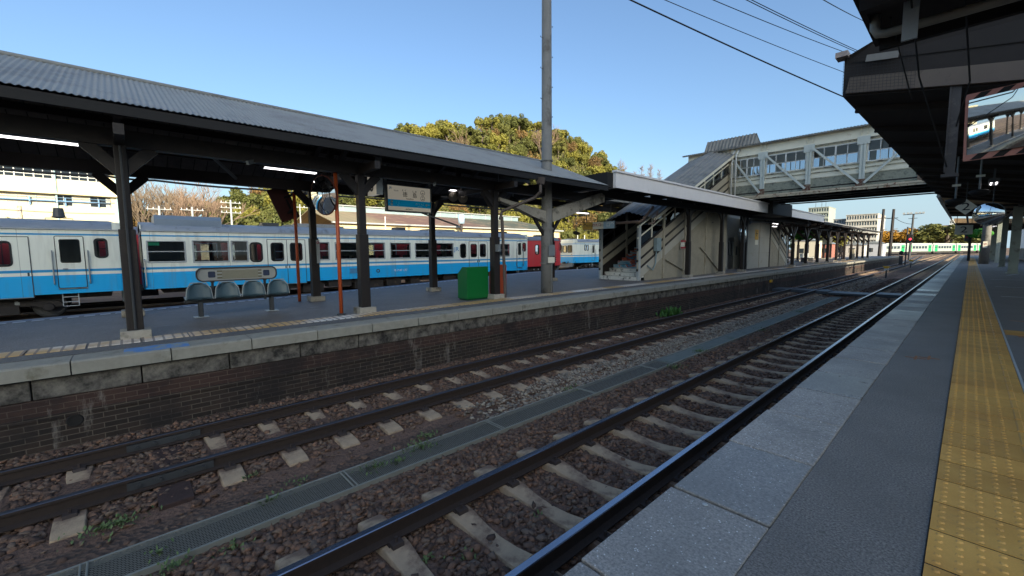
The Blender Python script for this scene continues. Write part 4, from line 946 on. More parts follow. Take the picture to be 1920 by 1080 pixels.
def stair_block(label, ya, yb, xa, xb, zt, mirror=False, roof=True):
    "covered staircase rising from ya to yb"
    root = thing("covered_staircase", label, "staircase", ((xa+xb)/2, min(ya, yb), ZL))
    sg = 1 if yb > ya else -1; m_ = (zt-ZL)/abs(yb-ya); Z = lambda y: ZL+(y-ya)*sg*m_
    n_ = 27; rise = (zt-ZL)/n_; run = (yb-ya)/n_
    for i in range(n_):
        s = MB(); a, b_ = sorted((ya+i*run, ya+(i+1)*run+.03*sg)); s.box(xa+.08, xb-.06, a, b_, ZL+i*rise-(.05 if i else 0), ZL+(i+1)*rise)
        s.build("step", 'mural' if (3 <= i < 15 and not mirror) else 'stepw', root)
    for X, d in ((xb, 1), (xa, -1)):
        xo, xi = X, X-d*.06; lo, hi = sorted((xo, xi)); y_ = [ya, yb]
        P = lambda h0, h1, e0=ya, e1=yb: [(e0, Z(e0)+h0), (e1, Z(e1)+h0), (e1, Z(e1)+h1), (e0, Z(e0)+h1)]
        m = MB(); m.prism(P(.0, .46, ya+.25*sg), 'x', lo, hi); m.build("stringer", 'smooth' if d > 0 else 'brown', root)
        m = MB(); m.prism(P(.46, 1.34), 'x', lo+.015, hi-.015); m.build("side_panel", 'creamw', root)
        m = MB(); l2, h2 = sorted((X+d*.004, X-d*.07))
        for h in (.46, .86, 1.34): m.prism(P(h-.05, h+.05), 'x', l2, h2)
        m.build("rail_trim", 'brown', root)
        m = MB(); m.prism([(ya+.6*sg, ZL-.01), (yb, ZL-.01), (yb, Z(yb)), (ya+.6*sg, Z(ya+.6*sg))], 'x', lo+.02, hi-.02); m.build("understair_boarding", 'vboard', root)
        # window band
        m = MB(); yy = np.linspace(ya+.1*sg, yb, 10)
        for i, y in enumerate(yy): m.box(lo, hi, y-.03, y+.03, Z(y)+1.3, Z(y)+2.35)
        for h in (1.85, 2.32): m.prism(P(h-.025, h+.03), 'x', lo, hi)
        wf = m.build("window", 'brown' if d < 0 else 'cream', root)
        p = MB(); p.prism(P(1.36, 2.32), 'x', (lo+hi)/2-.002, (lo+hi)/2+.002); p.build("pane", 'bglass', wf)
        for y in (ya+.12*sg, ya+2.25*sg, ya+4.4*sg, ya+6.9*sg):
            if abs(y-ya) > abs(yb-ya): continue
            q = MB(); q.box(lo-.035, hi+.035, y-.075, y+.075, ZL, min(Z(y)+2.6, 3.3) if abs(y-ya) > .2 else 2.35); q.build("post", 'lgrey' if abs(y-ya) < .2 else 'creamw', root, bevel=.01)
    m = MB(); o = .28
    for k, (u0, u1) in enumerate(((xa-o, (xa+xb)/2), (xb+o, (xa+xb)/2))):
        e0 = ya+.8*sg; corr(m, (u0, e0, Z(e0)+2.36), (u1, e0, Z(e0)+2.75), (u0, yb, Z(yb)+2.36), (u1, yb, Z(yb)+2.75), .24, .03)
    if roof: m.build("roof", 'corrdark', root, smooth=True)
    m = MB()
    for u in (xa-o+.05, xb+o-.05): m.prism([(ya+.9*sg, Z(ya+.9*sg)+2.2), (yb, Z(yb)+2.2), (yb, Z(yb)+2.36), (ya+.9*sg, Z(ya+.9*sg)+2.36)], 'x', u-.03, u+.03)
    m.build("verge_board", 'cream', root)
    return root
st1 = stair_block("covered stairs with painted risers climbing to the footbridge, between the pole and the vending machine", 16.45, YB, -11.85, -9.80, 4.42)
# boxes, pipes and notices on the first staircase
m = MB(); m.box(-9.78, -9.62, 17.75, 18.15, 1.25, 1.85); m.tube([(-9.72, 17.9, 1.25), (-9.72, 17.85, .7), (-9.72, 17.6, .4), (-9.75, 17.2, .6)], .03, 8); tag(m.build("meter_box", mat("blue_grey_box", (128, 146, 150), .5), None), "pale blue-grey meter box on the stair side wall", "meter box")
m = MB(); m.box(-9.775, -9.765, 20.35, 20.9, 1.35, 1.78); o = m.build("notice_board", 'signw'); tag(o, "white notice with red bars on the stair stringer", "notice")
q = MB(); q.box(-9.764, -9.76, 20.35, 20.9, 1.68, 1.78); q.box(-9.764, -9.76, 20.35, 20.9, 1.36, 1.44); q.build("red_bar", 'red', o)
m = MB(); m.tube([(-10.9, 16.35, 2.52), (-9.7, 16.35, 2.52), (-9.62, 16.5, 2.6), (-9.6, 17.3, 3.2)], .06, 8); m.tube([(-9.62, 17, 2.45), (-9.55, 17.3, 2.5), (-9.6, 17.7, 3.0)], .045, 8); tag(m.build("pipe_cluster", mat("pink_brown_pipe", (126, 108, 98), .6)), "brown service pipes over the stair entrance", "pipes")
for i, (ya_, za_, yb_, zb2) in enumerate(((22.6, 1.45, 25.2, .1), (18.9, .85, 21.2, .15))):
    m = MB(); m.bar((-9.76, ya_, za_), (-9.76, yb_, zb2), .05, .06); tag(m.build("sloping_bar", 'creamw'), ["long sloping bar near the vending machine on the boarded stair side", "short sloping bar low on the boarded stair side"][i], "bar")
# gap, vending machine, lift, second stairs
lf = thing("lift_enclosure", "cream panelled lift enclosure with steel doors beneath the footbridge", "lift", (-11, 32.5, ZL))
m = MB(); m.holes(-11.0, 29.4, 31.0, ZL, 3.4, [(29.75, 30.85, ZL, 2.1)], 'x', .1); m.box(-12.6, -11.02, 31.0, 32.9, ZL, 3.4); m.build("wall", 'smooth', lf)
for a, b_ in ((29.75, 30.29), (30.31, 30.85)):
    m = MB(); m.holes(-11.04, a, b_, ZL, 2.1, [(a+.12, b_-.12, .9, 1.8)], 'x', .03); d_ = m.build("door", 'stainless', lf); p = MB(); p.quad((-11.06, a+.12, .9), (-11.06, b_-.12, .9), (-11.06, b_-.12, 1.8), (-11.06, a+.12, 1.8)); p.build("pane", 'darkglass', d_)
m = MB(); m.box(-11.02, -11.0, 31.2, 31.45, .9, 1.5); m.build("call_panel", 'dgrey', lf)
m = MB(); m.box(-10.985, -10.97, 31.9, 32.5, 1.2, 1.75); m.build("yellow_notice", 'yellow', lf)
pw = thing("panel_wall", "plain cream panelled wall beside the lift with the yellow arrow sign", "wall", (-10.25, 33, ZL))
for j in range(3):
    m = MB(); m.box(-10.32, -10.2, 30.85, 35.5, ZL+.003+j*1.07, ZL+1.06+j*1.07); m.build("panel", 'smooth', pw, bevel=.006)
m = MB()
for y in (30.75, 35.55): m.box(-10.36, -10.16, y-.08, y+.08, ZL, 3.4)
m.build("steel_post", 'brown', pw)
m = MB(); m.box(-10.195, -10.185, 32.3, 33.0, 1.95, 2.65); o = m.build("arrow_sign", 'yellow'); tag(o, "yellow sign with a black left arrow on the panelled wall", "sign")
text("←", .62, (-10.183, 32.65, 2.36), '+x', 'ink', o, 'arrow'); m = MB(); m.box(-10.195, -10.185, 32.35, 32.95, 1.6, 1.93); m.build("toilet_panel", 'signw', o)
m = MB(); m.tube([(-10.1, 30.95, 3.2), (-10.1, 30.95, 3.0), (-10.1, 31.2, 3.1), (-10.1, 33, 3.2), (-10.05, 36, 3.25)], .05, 8); tag(m.build("duct_pipe", 'grey'), "grey pipe curving along the top of the panelled wall", "pipe")
vm = thing("vending_machine", "pale blue-white drinks vending machine in the dark bay beside the stairs", "vending machine", (-11.3, 27.4, ZL))
m = MB(); m.box(-11.9, -11.1, 26.6, 28.2, ZL+.06, 1.9); m.build("cabinet", mat("vending_white", (158, 168, 182), .4), vm, bevel=.02)
m = MB(); m.box(-11.098, -11.08, 26.7, 27.5, .9, 1.75); dsp = m.build("display_window", 'darkglass', vm)
m = MB()
for r_ in range(3):
    for c_ in range(5): m.lathe([(0, .15), (.035, .15), (.045, .12), (.045, 0), (0, 0)], (-11.06, 26.78+c_*.15, .98+r_*.26), 8)
m.build("drink_sample", mat("drink_can", (200, 190, 150), .4, sc1=3, a=.4), dsp)
m = MB(); m.box(-11.09, -11.06, 27.0, 27.6, .2, .42); m.box(-11.09, -11.07, 27.65, 27.85, .7, 1.2); m.build("dispenser_flap", 'dgrey', vm)
m = MB(); m.box(-11.09, -11.07, 26.7, 27.1, 1.6, 1.85); m.build("yellow_price_card", 'yellow', vm)
st2 = stair_block("second covered stairs descending the other way beyond the lift wall", 40.2, 31.5, -12.0, -10.22, 4.3, True, roof=False)
m = MB(); m.ring(circ(29.0, 2.25, .62), circ(29.0, 2.25, .56), 'x', -9.86, -9.8); rm = thing("convex_mirror", "round convex mirror on a column beneath the footbridge, left of the yellow arrow sign", "mirror", (-9.9, 29, 2.25)); m.build("rim", 'dgrey', rm)
def dome(c, r, depth, ax, m_=None, n_=24, ry=None):
    "spherical mirror cap facing direction ax"
    ax = Vector(ax).normalized(); u = ax.cross(Vector((0, 0, 1))).normalized(); v = u.cross(ax); v = v if v.z > 0 else -v; ry = ry or r; mb = m_ or MB(); vs = []; K = 8
    for i in range(K+1):
        t = i/K
        for k in range(n_):
            a = 2*math.pi*k/n_; vs.append(Vector(c)+u*(r*t*math.cos(a))+v*(ry*t*math.sin(a))+ax*(depth*(1-t*t)))
    return mb.add(vs, [(i*n_+k, i*n_+(k+1) % n_, (i+1)*n_+(k+1) % n_, (i+1)*n_+k) for i in range(K) for k in range(n_)])
dome((-9.86, 29.0, 2.25), .56, .12, (1, -.1, 0)).build("mirror_face", 'mirror', rm, smooth=True)
m = MB(); m.tube([(-9.9, 29, 2.25), (-10.1, 29.2, 2.6), (-10.1, 29.2, 3.4)], .03, 6); m.build("arm", 'dgrey', rm)
m = MB(); m.tube([(-10.6, 31.4, ZL), (-10.6, 31.4, .8), (-10.6, 31.8, .8), (-10.6, 31.8, ZL)], .025, 6); m.tube([(-10.6, 31.4, .4), (-10.6, 31.8, .4)], .02, 6); tag(m.build("steel_guard_rail", 'stainless'), "small steel hoop rail in front of the lift", "guard rail")
# entrance direction sign
ds = thing("direction_sign", "long hanging sign with yellow, white and blue panels over the stair entrance", "sign", (-11.2, 15.5, 2.4))
m = MB(); m.box(-12.08, -10.36, 15.5, 15.6, 2.24, 2.56); m.build("case", 'dgrey', ds)
for (a, b_, c_) in ((-12.07, -11.5, 'yellow'), (-11.5, -10.93, 'signw'), (-10.93, -10.37, mat("sign_light_blue", (150, 180, 200), .4, a=.02))): m = MB(); m.box(a, b_, 15.485, 15.497, 2.25, 2.55); m.build("face_panel", c_, ds)
text("↑", .28, (-11.93, 15.482, 2.40), '-y', 'ink', ds, 'arrow'); text("のりば", .13, (-11.66, 15.482, 2.40), '-y', 'ink', ds); text("改札口", .15, (-11.28, 15.482, 2.42), '-y', 'red', ds); text("出口", .10, (-11.03, 15.482, 2.40), '-y', 'ink', ds); text("↑", .28, (-10.48, 15.482, 2.40), '-y', 'inkw', ds, 'arrow'); text("口", .2, (-10.68, 15.482, 2.40), '-y', 'inkw', ds)
m = MB()
for x in (-11.9, -10.6): m.tube([(x, 15.55, 2.55), (x, 15.55, 3.3)], .02, 6)
m.build("hanger", 'dgrey', ds)
# ---------------------------------------------------------------- right platform canopies and fittings
MT['rdark'] = mat("dark_canopy_soffit", (40, 34, 31), .8, sc1=3, a=.2)
MT['rbeam'] = mat("grey_brown_beam", (104, 92, 82), .7, sc1=3, a=.12, stain=(70, 60, 54), ssc=2)
r1 = thing("platform_canopy", "dark near canopy overhead at the top right corner with pipes slung beneath", "platform canopy", (3, 0, 0))
m = MB(); m.box(-.92, 8.5, 4.3, 7.0, 3.86, 3.95); m.box(-.95, -.90, 4.3, 7.02, 3.80, 4.05); m.build("roof", 'rdark', r1)
m = MB()
for y in (4.5, 5.5): m.box(-.88, 8.4, y-.06, y+.06, 3.62, 3.86)
for x in (.35, 2.4, 6): m.box(x-.08, x+.08, 4.3, 7.0, 3.5, 3.86)
m.box(-.9, 8.4, 6.92, 6.99, 3.72, 3.86); m.build("beam", 'rdark', r1)
m = MB(); m.tube([(-.86, 6.25, 3.95), (-.86, 6.25, 3.72), (-.83, 6.25, 3.66), (-.76, 6.25, 3.64), (8, 6.25, 3.58)], .045, 10); m.build("drain_pipe", mat("pale_pipe", (132, 128, 118), .6), r1, smooth=True)
m = MB(); m.box(-.61, -.49, 5.99, 6.02, 3.42, 3.95); m.build("hanger_plate", 'lgrey', r1)
for q_ in ([(-.55, 5.9, 3.8), (-.5, 6.6, 3.2), (-.3, 8.6, 2.45)], [(-.2, 6.1, 3.9), (-.12, 7.2, 3.2), (-.24, 8.65, 3.0)], [(-.75, 6.4, 3.85), (-.72, 8.7, 3.5)]): m = MB(); m.tube(q_, .009, 5); m.build("slack_cable", 'wire', r1)
for y in (5.6,): column(r1, 4.4, y, 3.6, zb=0, wu=.1, wl_=.1)
r2 = thing("platform_canopy", "dark butterfly canopy over the right platform with netting on its end beam", "platform canopy", (2, 19, 0))
def sec(y): 
    xe = -1.57+.36*(y-8.8)/20.6
    return [(xe, y, 3.79), (xe, y, 4.37), (2.2, y, 3.7), (6.2, y, 4.3), (6.2, y, 3.75), (2.2, y, 3.12)]
m = MB(); a, b_ = sec(8.82), sec(29.4); n_ = 6; m.add(a+b_, [tuple(range(n_))[::-1], tuple(range(n_, 2*n_))]+[(i, (i+1) % n_, n_+(i+1) % n_, n_+i) for i in range(n_)]); m.build("roof", 'rdark', r2)
m = MB()
for y in np.arange(9.6, 29, 1.9):
    xe = -1.57+.36*(y-8.8)/20.6; m.bar((xe+.05, y, 3.74), (2.2, y, 3.06), .1, .12); m.bar((2.2, y, 3.06), (6.2, y, 3.7), .1, .12)
m.box(2.1, 2.3, 8.9, 29.3, 2.85, 3.1); m.build("beam", 'rdark', r2)
m = MB(); m.bar((-1.5, 8.78, 3.93), (2.2, 8.78, 3.28), .06, .24); m.bar((2.2, 8.78, 3.28), (6.2, 8.78, 3.9), .06, .24); m.build("end_beam", 'rbeam', r2)
m = MB(); m.add([(-1.55, 8.74, 4.37), (-.95, 8.74, 4.62), (6.2, 8.74, 4.75), (6.2, 8.80, 4.2), (2.2, 8.8, 3.66), (-1.55, 8.8, 4.3)], [(0, 1, 2, 3, 4, 5)]); m.prism([(-.95, 4.25), (-.95, 4.75), (6.2, 4.75), (6.2, 4.2), (2.2, 3.68)], 'y', 8.83, 8.9); m.build("upper_infill", 'rdark', r2)
m = MB(); m.box(-1.66, -1.5, 8.62, 8.85, 4.36, 4.44); m.build("flashing", mat("pinkish_flashing", (170, 154, 146), .6), r2); m = MB(); m.bar((-1.28, 8.7, 4.26), (-.9, 8.7, 4.20), .012, .10); m.build("light_strip", mat("dull_strip", (124, 120, 114), .6), r2)
nm_ = MB()
for i in range(20): x = -1.56+i*.045; nm_.tube([(x, 8.72, 4.36-.18*(x+1.56)), (x, 8.72, 3.80-.18*(x+1.56))], .0022, 4, cap=False)
for j in range(13): z = 4.36-j*.045; nm_.tube([(-1.56, 8.72, z), (-.7, 8.72, z-.155)], .0022, 4, cap=False)
nm_.build("bird_net", 'wire', r2)
m = MB(); m.box(-.32, -.22, 8.80, 8.88, 2.36, 3.7); m.box(-.36, -.18, 8.77, 8.9, 2.33, 2.37); m.box(-.335, -.32, 8.78, 8.9, 2.4, 3.6); m.build("hanging_post", mat("brown_grey_post", (78, 74, 72), .6, stain=(108, 102, 96), ssc=4), r2)
for y in (11.5, 17.5, 23.5): column(r2, 2.3, y, 2.95, zb=0, wu=.1, wl_=.1, mt='dgrey')
r3 = thing("platform_canopy", "long far canopy over the right platform with brown boarded soffit and white gutter pipe", "platform canopy", (2, 55, 0))
m = MB()
for ya, yb in ((31, 43), (56, 82)):
    P_ = [(-1.2, 3.55), (-1.2, 3.95), (2.5, 3.7), (7, 4.2), (7, 3.8), (2.5, 3.3)]; m.prism(P_, 'y', ya, yb)
m.build("roof", mat("brown_soffit_boards", (136, 112, 82), .8, sc1=4, a=.2, stain=(84, 66, 50), ssc=1.4), r3)
m = MB()
for y in [q for q in np.arange(32, 82, 3.4) if q < 43 or q > 56]: m.bar((-1.15, y, 3.5), (2.5, y, 3.26), .12, .1); m.bar((2.5, y, 3.26), (7, y, 3.75), .12, .1)
m.bar((-.3, 31, 3.42), (-.3, 82, 3.42), .1, .12); m.bar((1.5, 31, 3.3), (1.5, 82, 3.3), .16, .14); m.build("beam", 'brown', r3)
m = MB(); m.tube([(-1.0, 24, 3.35), (-1.08, 31, 3.45), (-1.15, 50, 3.5)], .06, 10); m.tube([(-1.15, 50.3, 3.5), (-1.15, 80, 3.5)], .06, 8); m.build("gutter_pipe", 'white', r3)
def steelcol(x, y, w_, m_, zt=3.3):
    m = MB(); m.box(x-w_, x+w_, y-w_, y-w_+.03, 0, zt); m.box(x-w_, x+w_, y+w_-.03, y+w_, 0, zt); m.box(x-.02, x+.02, y-w_+.03, y+w_-.03, 0, zt); m.box(x-w_-.06, x+w_+.06, y-w_-.06, y+w_+.06, 0, .04); return m.build("steel_column", m_, r3)
gp = mat("pale_green_column", (158, 164, 150), .5, a=.06, stain=(118, 116, 104), ssc=2)
steelcol(1.46, 32.2, .16, gp); steelcol(1.46, 43, .13, gp); steelcol(1.55, 54, .13, gp); steelcol(1.55, 63, .13, gp); steelcol(1.5, 72, .13, gp)
m = MB(); m.box(-.16, -.02, 91.9, 92.1, 0, 3.2); m.build("thin_post", 'black', r3)
m = MB(); m.box(-.2, 0, 60, 60.2, 0, 3.4); m.build("steel_column", 'black', r3)
cpole = thing("concrete_pole", "round concrete pole on the right platform carrying a small no-smoking notice", "pole", (.73, 49.5, 0))
m = MB(); m.tube([(.73, 49.5, 0), (.78, 49.5, 3.5), (.8, 49.5, 9)], [.28, .24, .2], 18); m.build("shaft", 'conc2', cpole, smooth=True)
m = MB(); m.box(.62, .86, 49.2, 49.215, 1.25, 1.75); pl = m.build("notice", 'signw', cpole); m = MB(); m.ring(circ(.74, 1.55, .07), circ(.74, 1.55, .05), 'y', 49.19, 49.198); m.build("prohibition_ring", 'red', pl)
# rectangular traffic mirror with hazard frame
mr = thing("rectangular_mirror", "rectangular mirror in a pink and black hazard striped frame at the right edge", "mirror", (-.115, 8.0, 2.8))
mr.rotation_euler[2] = 0
ca, sa = math.cos(R(13)), math.sin(R(13))
def mq(u, v, d=0.):
    d = d+v*.115
    return Vector((-.125+u*ca-d*sa, 8.0-u*sa-d*ca, 2.41+v))
Wm, Hm, fr_ = 1.25, .80, .065
def mrect(mb, u0, u1, v0, v1, d): mb.quad(mq(u0, v0, d), mq(u1, v0, d), mq(u1, v1, d), mq(u0, v1, d))
m = MB(); mb_ = [mq(u, v, d) for d in (0, .05) for u, v in ((0, 0), (Wm, 0), (Wm, Hm), (0, Hm))]; m.add(mb_, [(0, 1, 2, 3), (0, 1, 5, 4), (1, 2, 6, 5), (2, 3, 7, 6), (3, 0, 4, 7)])
for a in ((0, Wm, Hm-fr_*1.1, Hm), (0, Wm, 0, fr_*1.1), (0, .028, fr_*1.1, Hm-fr_*1.1), (Wm-.03, Wm, fr_*1.1, Hm-fr_*1.1)): mrect(m, *a, .05)
m.build("frame", 'pink', mr)
m = MB()
for j in range(7):
    u = .06+j*.19
    for v0, v1 in ((Hm-fr_*1.08, Hm-.004), (.004, fr_*1.08)):
        m.quad(mq(u, v0, .052), mq(u+.095, v0, .052), mq(u+.165, v1, .052), mq(u+.07, v1, .052))
m.build("hazard_stripe", 'rdark', mr)
m = MB(); NU, NV = 24, 14; u0, u1, v0, v1 = .028, Wm-.03, fr_*1.1, Hm-fr_*1.1
m.add([mq(u0+(u1-u0)*i/NU, v0+(v1-v0)*j/NV, .044+.055*(1-(2*i/NU-1)**2)+.012*(1-(2*j/NV-1)**2)) for j in range(NV+1) for i in range(NU+1)], [(j*(NU+1)+i, j*(NU+1)+i+1, (j+1)*(NU+1)+i+1, (j+1)*(NU+1)+i) for j in range(NV) for i in range(NU)]); m.build("mirror_face", 'mirror', mr, smooth=True)
m = MB(); m.tube([mq(.6, Hm, -.02), (.42, 8.2, 3.6)], .02, 6); m.tube([mq(1.0, Hm, -.02), (.85, 8.2, 3.6)], .02, 6); m.build("hanger", 'dgrey', mr)
# round convex mirror on the right
p = at(1853, 401, Y=20.); cm_ = thing("convex_mirror", "convex mirror above the concrete pole on the right platform, beside the diamond 2 sign", "mirror", p)
nrm_ = Vector((-.42, -.9, -.03)).normalized(); dome(p, .37, .06, nrm_, ry=.33).build("mirror_face", 'mirror', cm_, smooth=True)
m = MB(); dome(p-nrm_*.03, .39, .05, nrm_, m, ry=.35); m.build("rim", 'grey', cm_); m = MB(); m.tube([p-nrm_*.05, p-nrm_*.2, p-nrm_*.2+Vector((0, 0, 1.0))], .02, 6); m.build("arm", 'dgrey', cm_)
# platform number signs
p = at(1811, 388, Y=20.); s2 = thing("platform_number_sign", "white diamond sign with a black 2 hanging on the right", "sign", p); D_ = .25
m = MB(); m.prism([(p.x-D_, p.z), (p.x, p.z-D_), (p.x+D_, p.z), (p.x, p.z+D_)], 'y', p.y, p.y+.03); m.build("board", 'signw', s2); text("2", .34, (p.x, p.y-.004, p.z), '-y', 'ink', s2, sx=1.2); m = MB(); m.tube([(p.x, p.y, p.z+D_), (p.x, p.y, 3.4)], .012, 6); m.build("hanger", 'dgrey', s2)
p = at(1807, 431, Y=36.); s3 = thing("platform_number_sign", "square white box sign with a black 2 below the diamond sign", "sign", p)
m = MB(); m.box(p.x-.36, p.x+.36, p.y, p.y+.15, p.z-.27, p.z+.27); m.build("board", 'signw', s3, bevel=.01); text("2", .5, (p.x, p.y-.004, p.z), '-y', 'ink', s3, sx=1.3)
m = MB()
for q in (-.3, .3): m.tube([(p.x+q, p.y+.07, p.z+.27), (p.x+q, p.y+.07, 3.4)], .015, 6)
m.build("hanger", 'dgrey', s3)
for px, py, Yd, lb in ((1791, 378, 14., "black dome camera on a pale rod, nearer the track edge"), (1836, 361, 14., "black dome camera on a pale rod above the convex mirror")):
    p = at(px, py, Y=Yd); d_ = thing("dome_camera", lb, "camera", p)
    m = MB(); m.lathe([(0, -.09), (.1, -.07), (.16, -.02), (.17, .03), (.12, .06), (0, .07)], p, 16); m.build("housing", 'black', d_, smooth=True)
    m = MB(); m.tube([p+Vector((0, 0, .06)), p+Vector((0, 0, 1.0))], .018, 8); m.build("rod", 'grey', d_); m = MB(); q = p+Vector((0, 0, .36)); m.box(q.x-.07, q.x+.07, q.y-.03, q.y-.02, q.z-.025, q.z+.025); m.build("tag", 'signw', d_)
lamp((.26, 14.3, 2.72), 'y', "short lit fluorescent lamp under the right canopy above the convex mirror", .8)
for i, (px, py, Yd) in enumerate(((1878, 402, 26.), (1866, 424, 40.), (1862, 425, 48.))):
    p = at(px, py, Y=Yd); lamp((p.x, p.y, p.z), 'y', ["lit lamp right of the convex mirror", "small lit lamp right below the convex mirror", "tiny lit lamp farthest along the right platform"][i], .9)
# leafy hanging balls
def leafball(c, r, label, n_=900):
    root = thing("hanging_foliage_ball", label, "foliage ball", c); m = MB(); c = Vector(c)
    for _ in range(n_):
        d = Vector((random.gauss(0, 1), random.gauss(0, 1), random.gauss(0, 1))).normalized(); q = c+Vector((d.x*r*1.4, d.y*r, d.z*r*.75))*random.uniform(.75, 1.05); a = Vector((random.gauss(0, 1), random.gauss(0, 1), random.gauss(0, 1))).normalized()*r*.14; b_ = a.orthogonal().normalized()*r*.1
        m.quad(q-a, q-b_, q+a, q+b_)
    m.build("leaves", mat("bright_green_leaf", (56, 132, 34), .6, a=.3), root); q = MB(); q.tube([c, c+Vector((0, 0, 1.2))], .015, 5); q.build("cord", 'wire', root)
leafball(at(1838, 438, Y=50.), .48, "green leafy ball hanging on the right platform under the convex mirror"); leafball(at(1506, 441, Y=46.), .55, "green leafy ball hanging on the left platform past the second stairs")
# station wing along the right platform, and unseen blocks added to shade the tracks
sw = thing("station_wall", "pale station wing wall along the right platform with fence panels", "building", (8.95, 50, 0))
m = MB(); m.box(9.0, 9.3, 20, 60, 0, 4.6); m.build("wall", mat("pale_station_wall", (176, 182, 178), .7, a=.05), sw)
m = MB()
for y in np.arange(34, 84, 4.): m.box(3.6, 3.66, y, y+3.7, .05, 1.15)
m.build("fence_panel", mat("blue_grey_fence", (96, 106, 118), .6), sw)
m = MB(); m.box(4.2, 9, 92, 92.4, 0, 6.); m.build("end_wall", mat("white_end_wall", (206, 210, 210), .7, a=.04), sw)
hb = thing("shade_building", "tall pale station block out of view, sized and placed to shade the tracks", "building", (83, -20, -1))
m = MB(); m.box(80, 86, -48, 12.2, -1, 46); m.build("wall", mat("pale_tower_wall", (190, 186, 176), .8, a=.05), hb)
hb2 = thing("shade_building", "lower unseen block farther along, added to shade the far platform wall", "building", (83, 50, -1))  # invented block; the gap before it lets sun onto the far wall
m = MB(); m.box(80, 86, 24.4, 75, -1, 35.8); m.build("wall", mat("pale_shade_wall", (188, 184, 176), .8, a=.05), hb2)

# ---------------------------------------------------------------- things on the left platform
bn = thing("platform_bench", "four-seat grey-blue shell bench with an advertising board on its back, on the near left platform", "bench", (-10.85, 1.83, ZL))
for i in range(4):
    yc = 1.09+i*.495; m = MB(); P_ = []
    for v in np.linspace(0, 1, 8):
        for u in np.linspace(-1, 1, 9):
            wv = .225*(1-.22*v**2)*(1 if v < .75 else (1-(v-.75)*1.0)); x = -10.86-.06*v+.0+.07*(1-u*u)*-0-.06*(u*u)*-1*.6; z = ZL+.40+.335*v-(.03*u*u if v > .8 else 0); P_.append((x-.05*(1-abs(u)**2), yc+u*wv, z))
    m.add(P_, [(a*9+b_, a*9+b_+1, a*9+10+b_, a*9+9+b_) for a in range(7) for b_ in range(8)])
    Q_ = [(-10.91-.42*t+(.03*t if t else 0), yc+u*.225, ZL+.40-.03*math.sin(t*3.1)+.04*u*u) for t in np.linspace(0, 1, 6) for u in np.linspace(-1, 1, 9)]
    m.add(Q_, [(a*9+b_, a*9+b_+1, a*9+10+b_, a*9+9+b_) for a in range(5) for b_ in range(8)])
    o = m.build("seat_shell", 'teal', bn, smooth=True); sd = o.modifiers.new('solid', 'SOLIDIFY'); sd.thickness = .016
    q = MB(); q.tube([(-10.83, yc-.23, ZL+.4), (-10.86, yc-.2, ZL+.62), (-10.9, yc-.13, ZL+.74), (-10.9, yc+.13, ZL+.74), (-10.86, yc+.2, ZL+.62), (-10.83, yc+.23, ZL+.4)], .012, 6); q.build("shell_rim", 'lgrey', o)
m = MB(); m.box(-11.12, -11.04, .85, 2.82, ZL+.32, ZL+.37)
for y in (1.34, 2.33): m.bar((-11.0, y, ZL+.3), (-10.95, y, ZL+.85), .045, .045); m.bar((-10.95, y-.09, ZL+.84), (-10.95, y, ZL+.72), .03, .03); m.bar((-10.95, y+.09, ZL+.84), (-10.95, y, ZL+.72), .03, .03)
m.build("frame_rail", 'dgrey', bn)
for y in (1.12, 2.47):
    m = MB(); m.box(-11.12, -11.04, y-.045, y+.045, ZL, ZL+.34); m.box(-11.02, -10.98, y-.03, y+.03, ZL, ZL+.34); lg = m.build("leg", 'dgrey', bn); q = MB(); q.box(-11.2, -10.96, y-.13, y+.13, ZL, ZL+.015); q.build("foot_plate", 'lgrey', lg)
m = MB(); m.ring(rrect(1.06, 2.58, ZL+.755, ZL+1.055, .12), rrect(1.085, 2.555, ZL+.78, ZL+1.03, .10), 'x', -10.96, -10.90); bf_ = m.build("board_frame", mat("brown_board_frame", (66, 58, 56), .5), bn)
m = MB(); m.prism(rrect(1.08, 2.56, ZL+.775, ZL+1.035, .10), 'x', -10.95, -10.925); ab = m.build("advertising_board", mat("dull_white_board", (164, 166, 162), .5, a=.04), bn)
MT['navy'] = mat("navy_picture", (44, 56, 84), .5, sc1=14, a=.5)
for y in (1.27, 2.30): m = MB(); m.prism(rrect(y, y+.13, ZL+.84, ZL+.97, .02, 2), 'x', -10.925, -10.921); m.build("picture", 'navy', ab)
m = MB(); m.box(-10.925, -10.922, 1.52, 2.2, ZL+.80, ZL+.99); m.build("text_panel", mat("khaki_text_panel", (140, 138, 122), .6, sc1=24, a=.1), ab)
m = MB()
for j in range(3): m.box(-10.922, -10.920, 1.43, 1.52, ZL+.81+j*.07, ZL+.85+j*.07); m.box(-10.922, -10.920, 2.2, 2.27, ZL+.81+j*.07, ZL+.85+j*.07)
m.build("caption_bar", mat("olive_bar", (112, 108, 88), .6), ab)

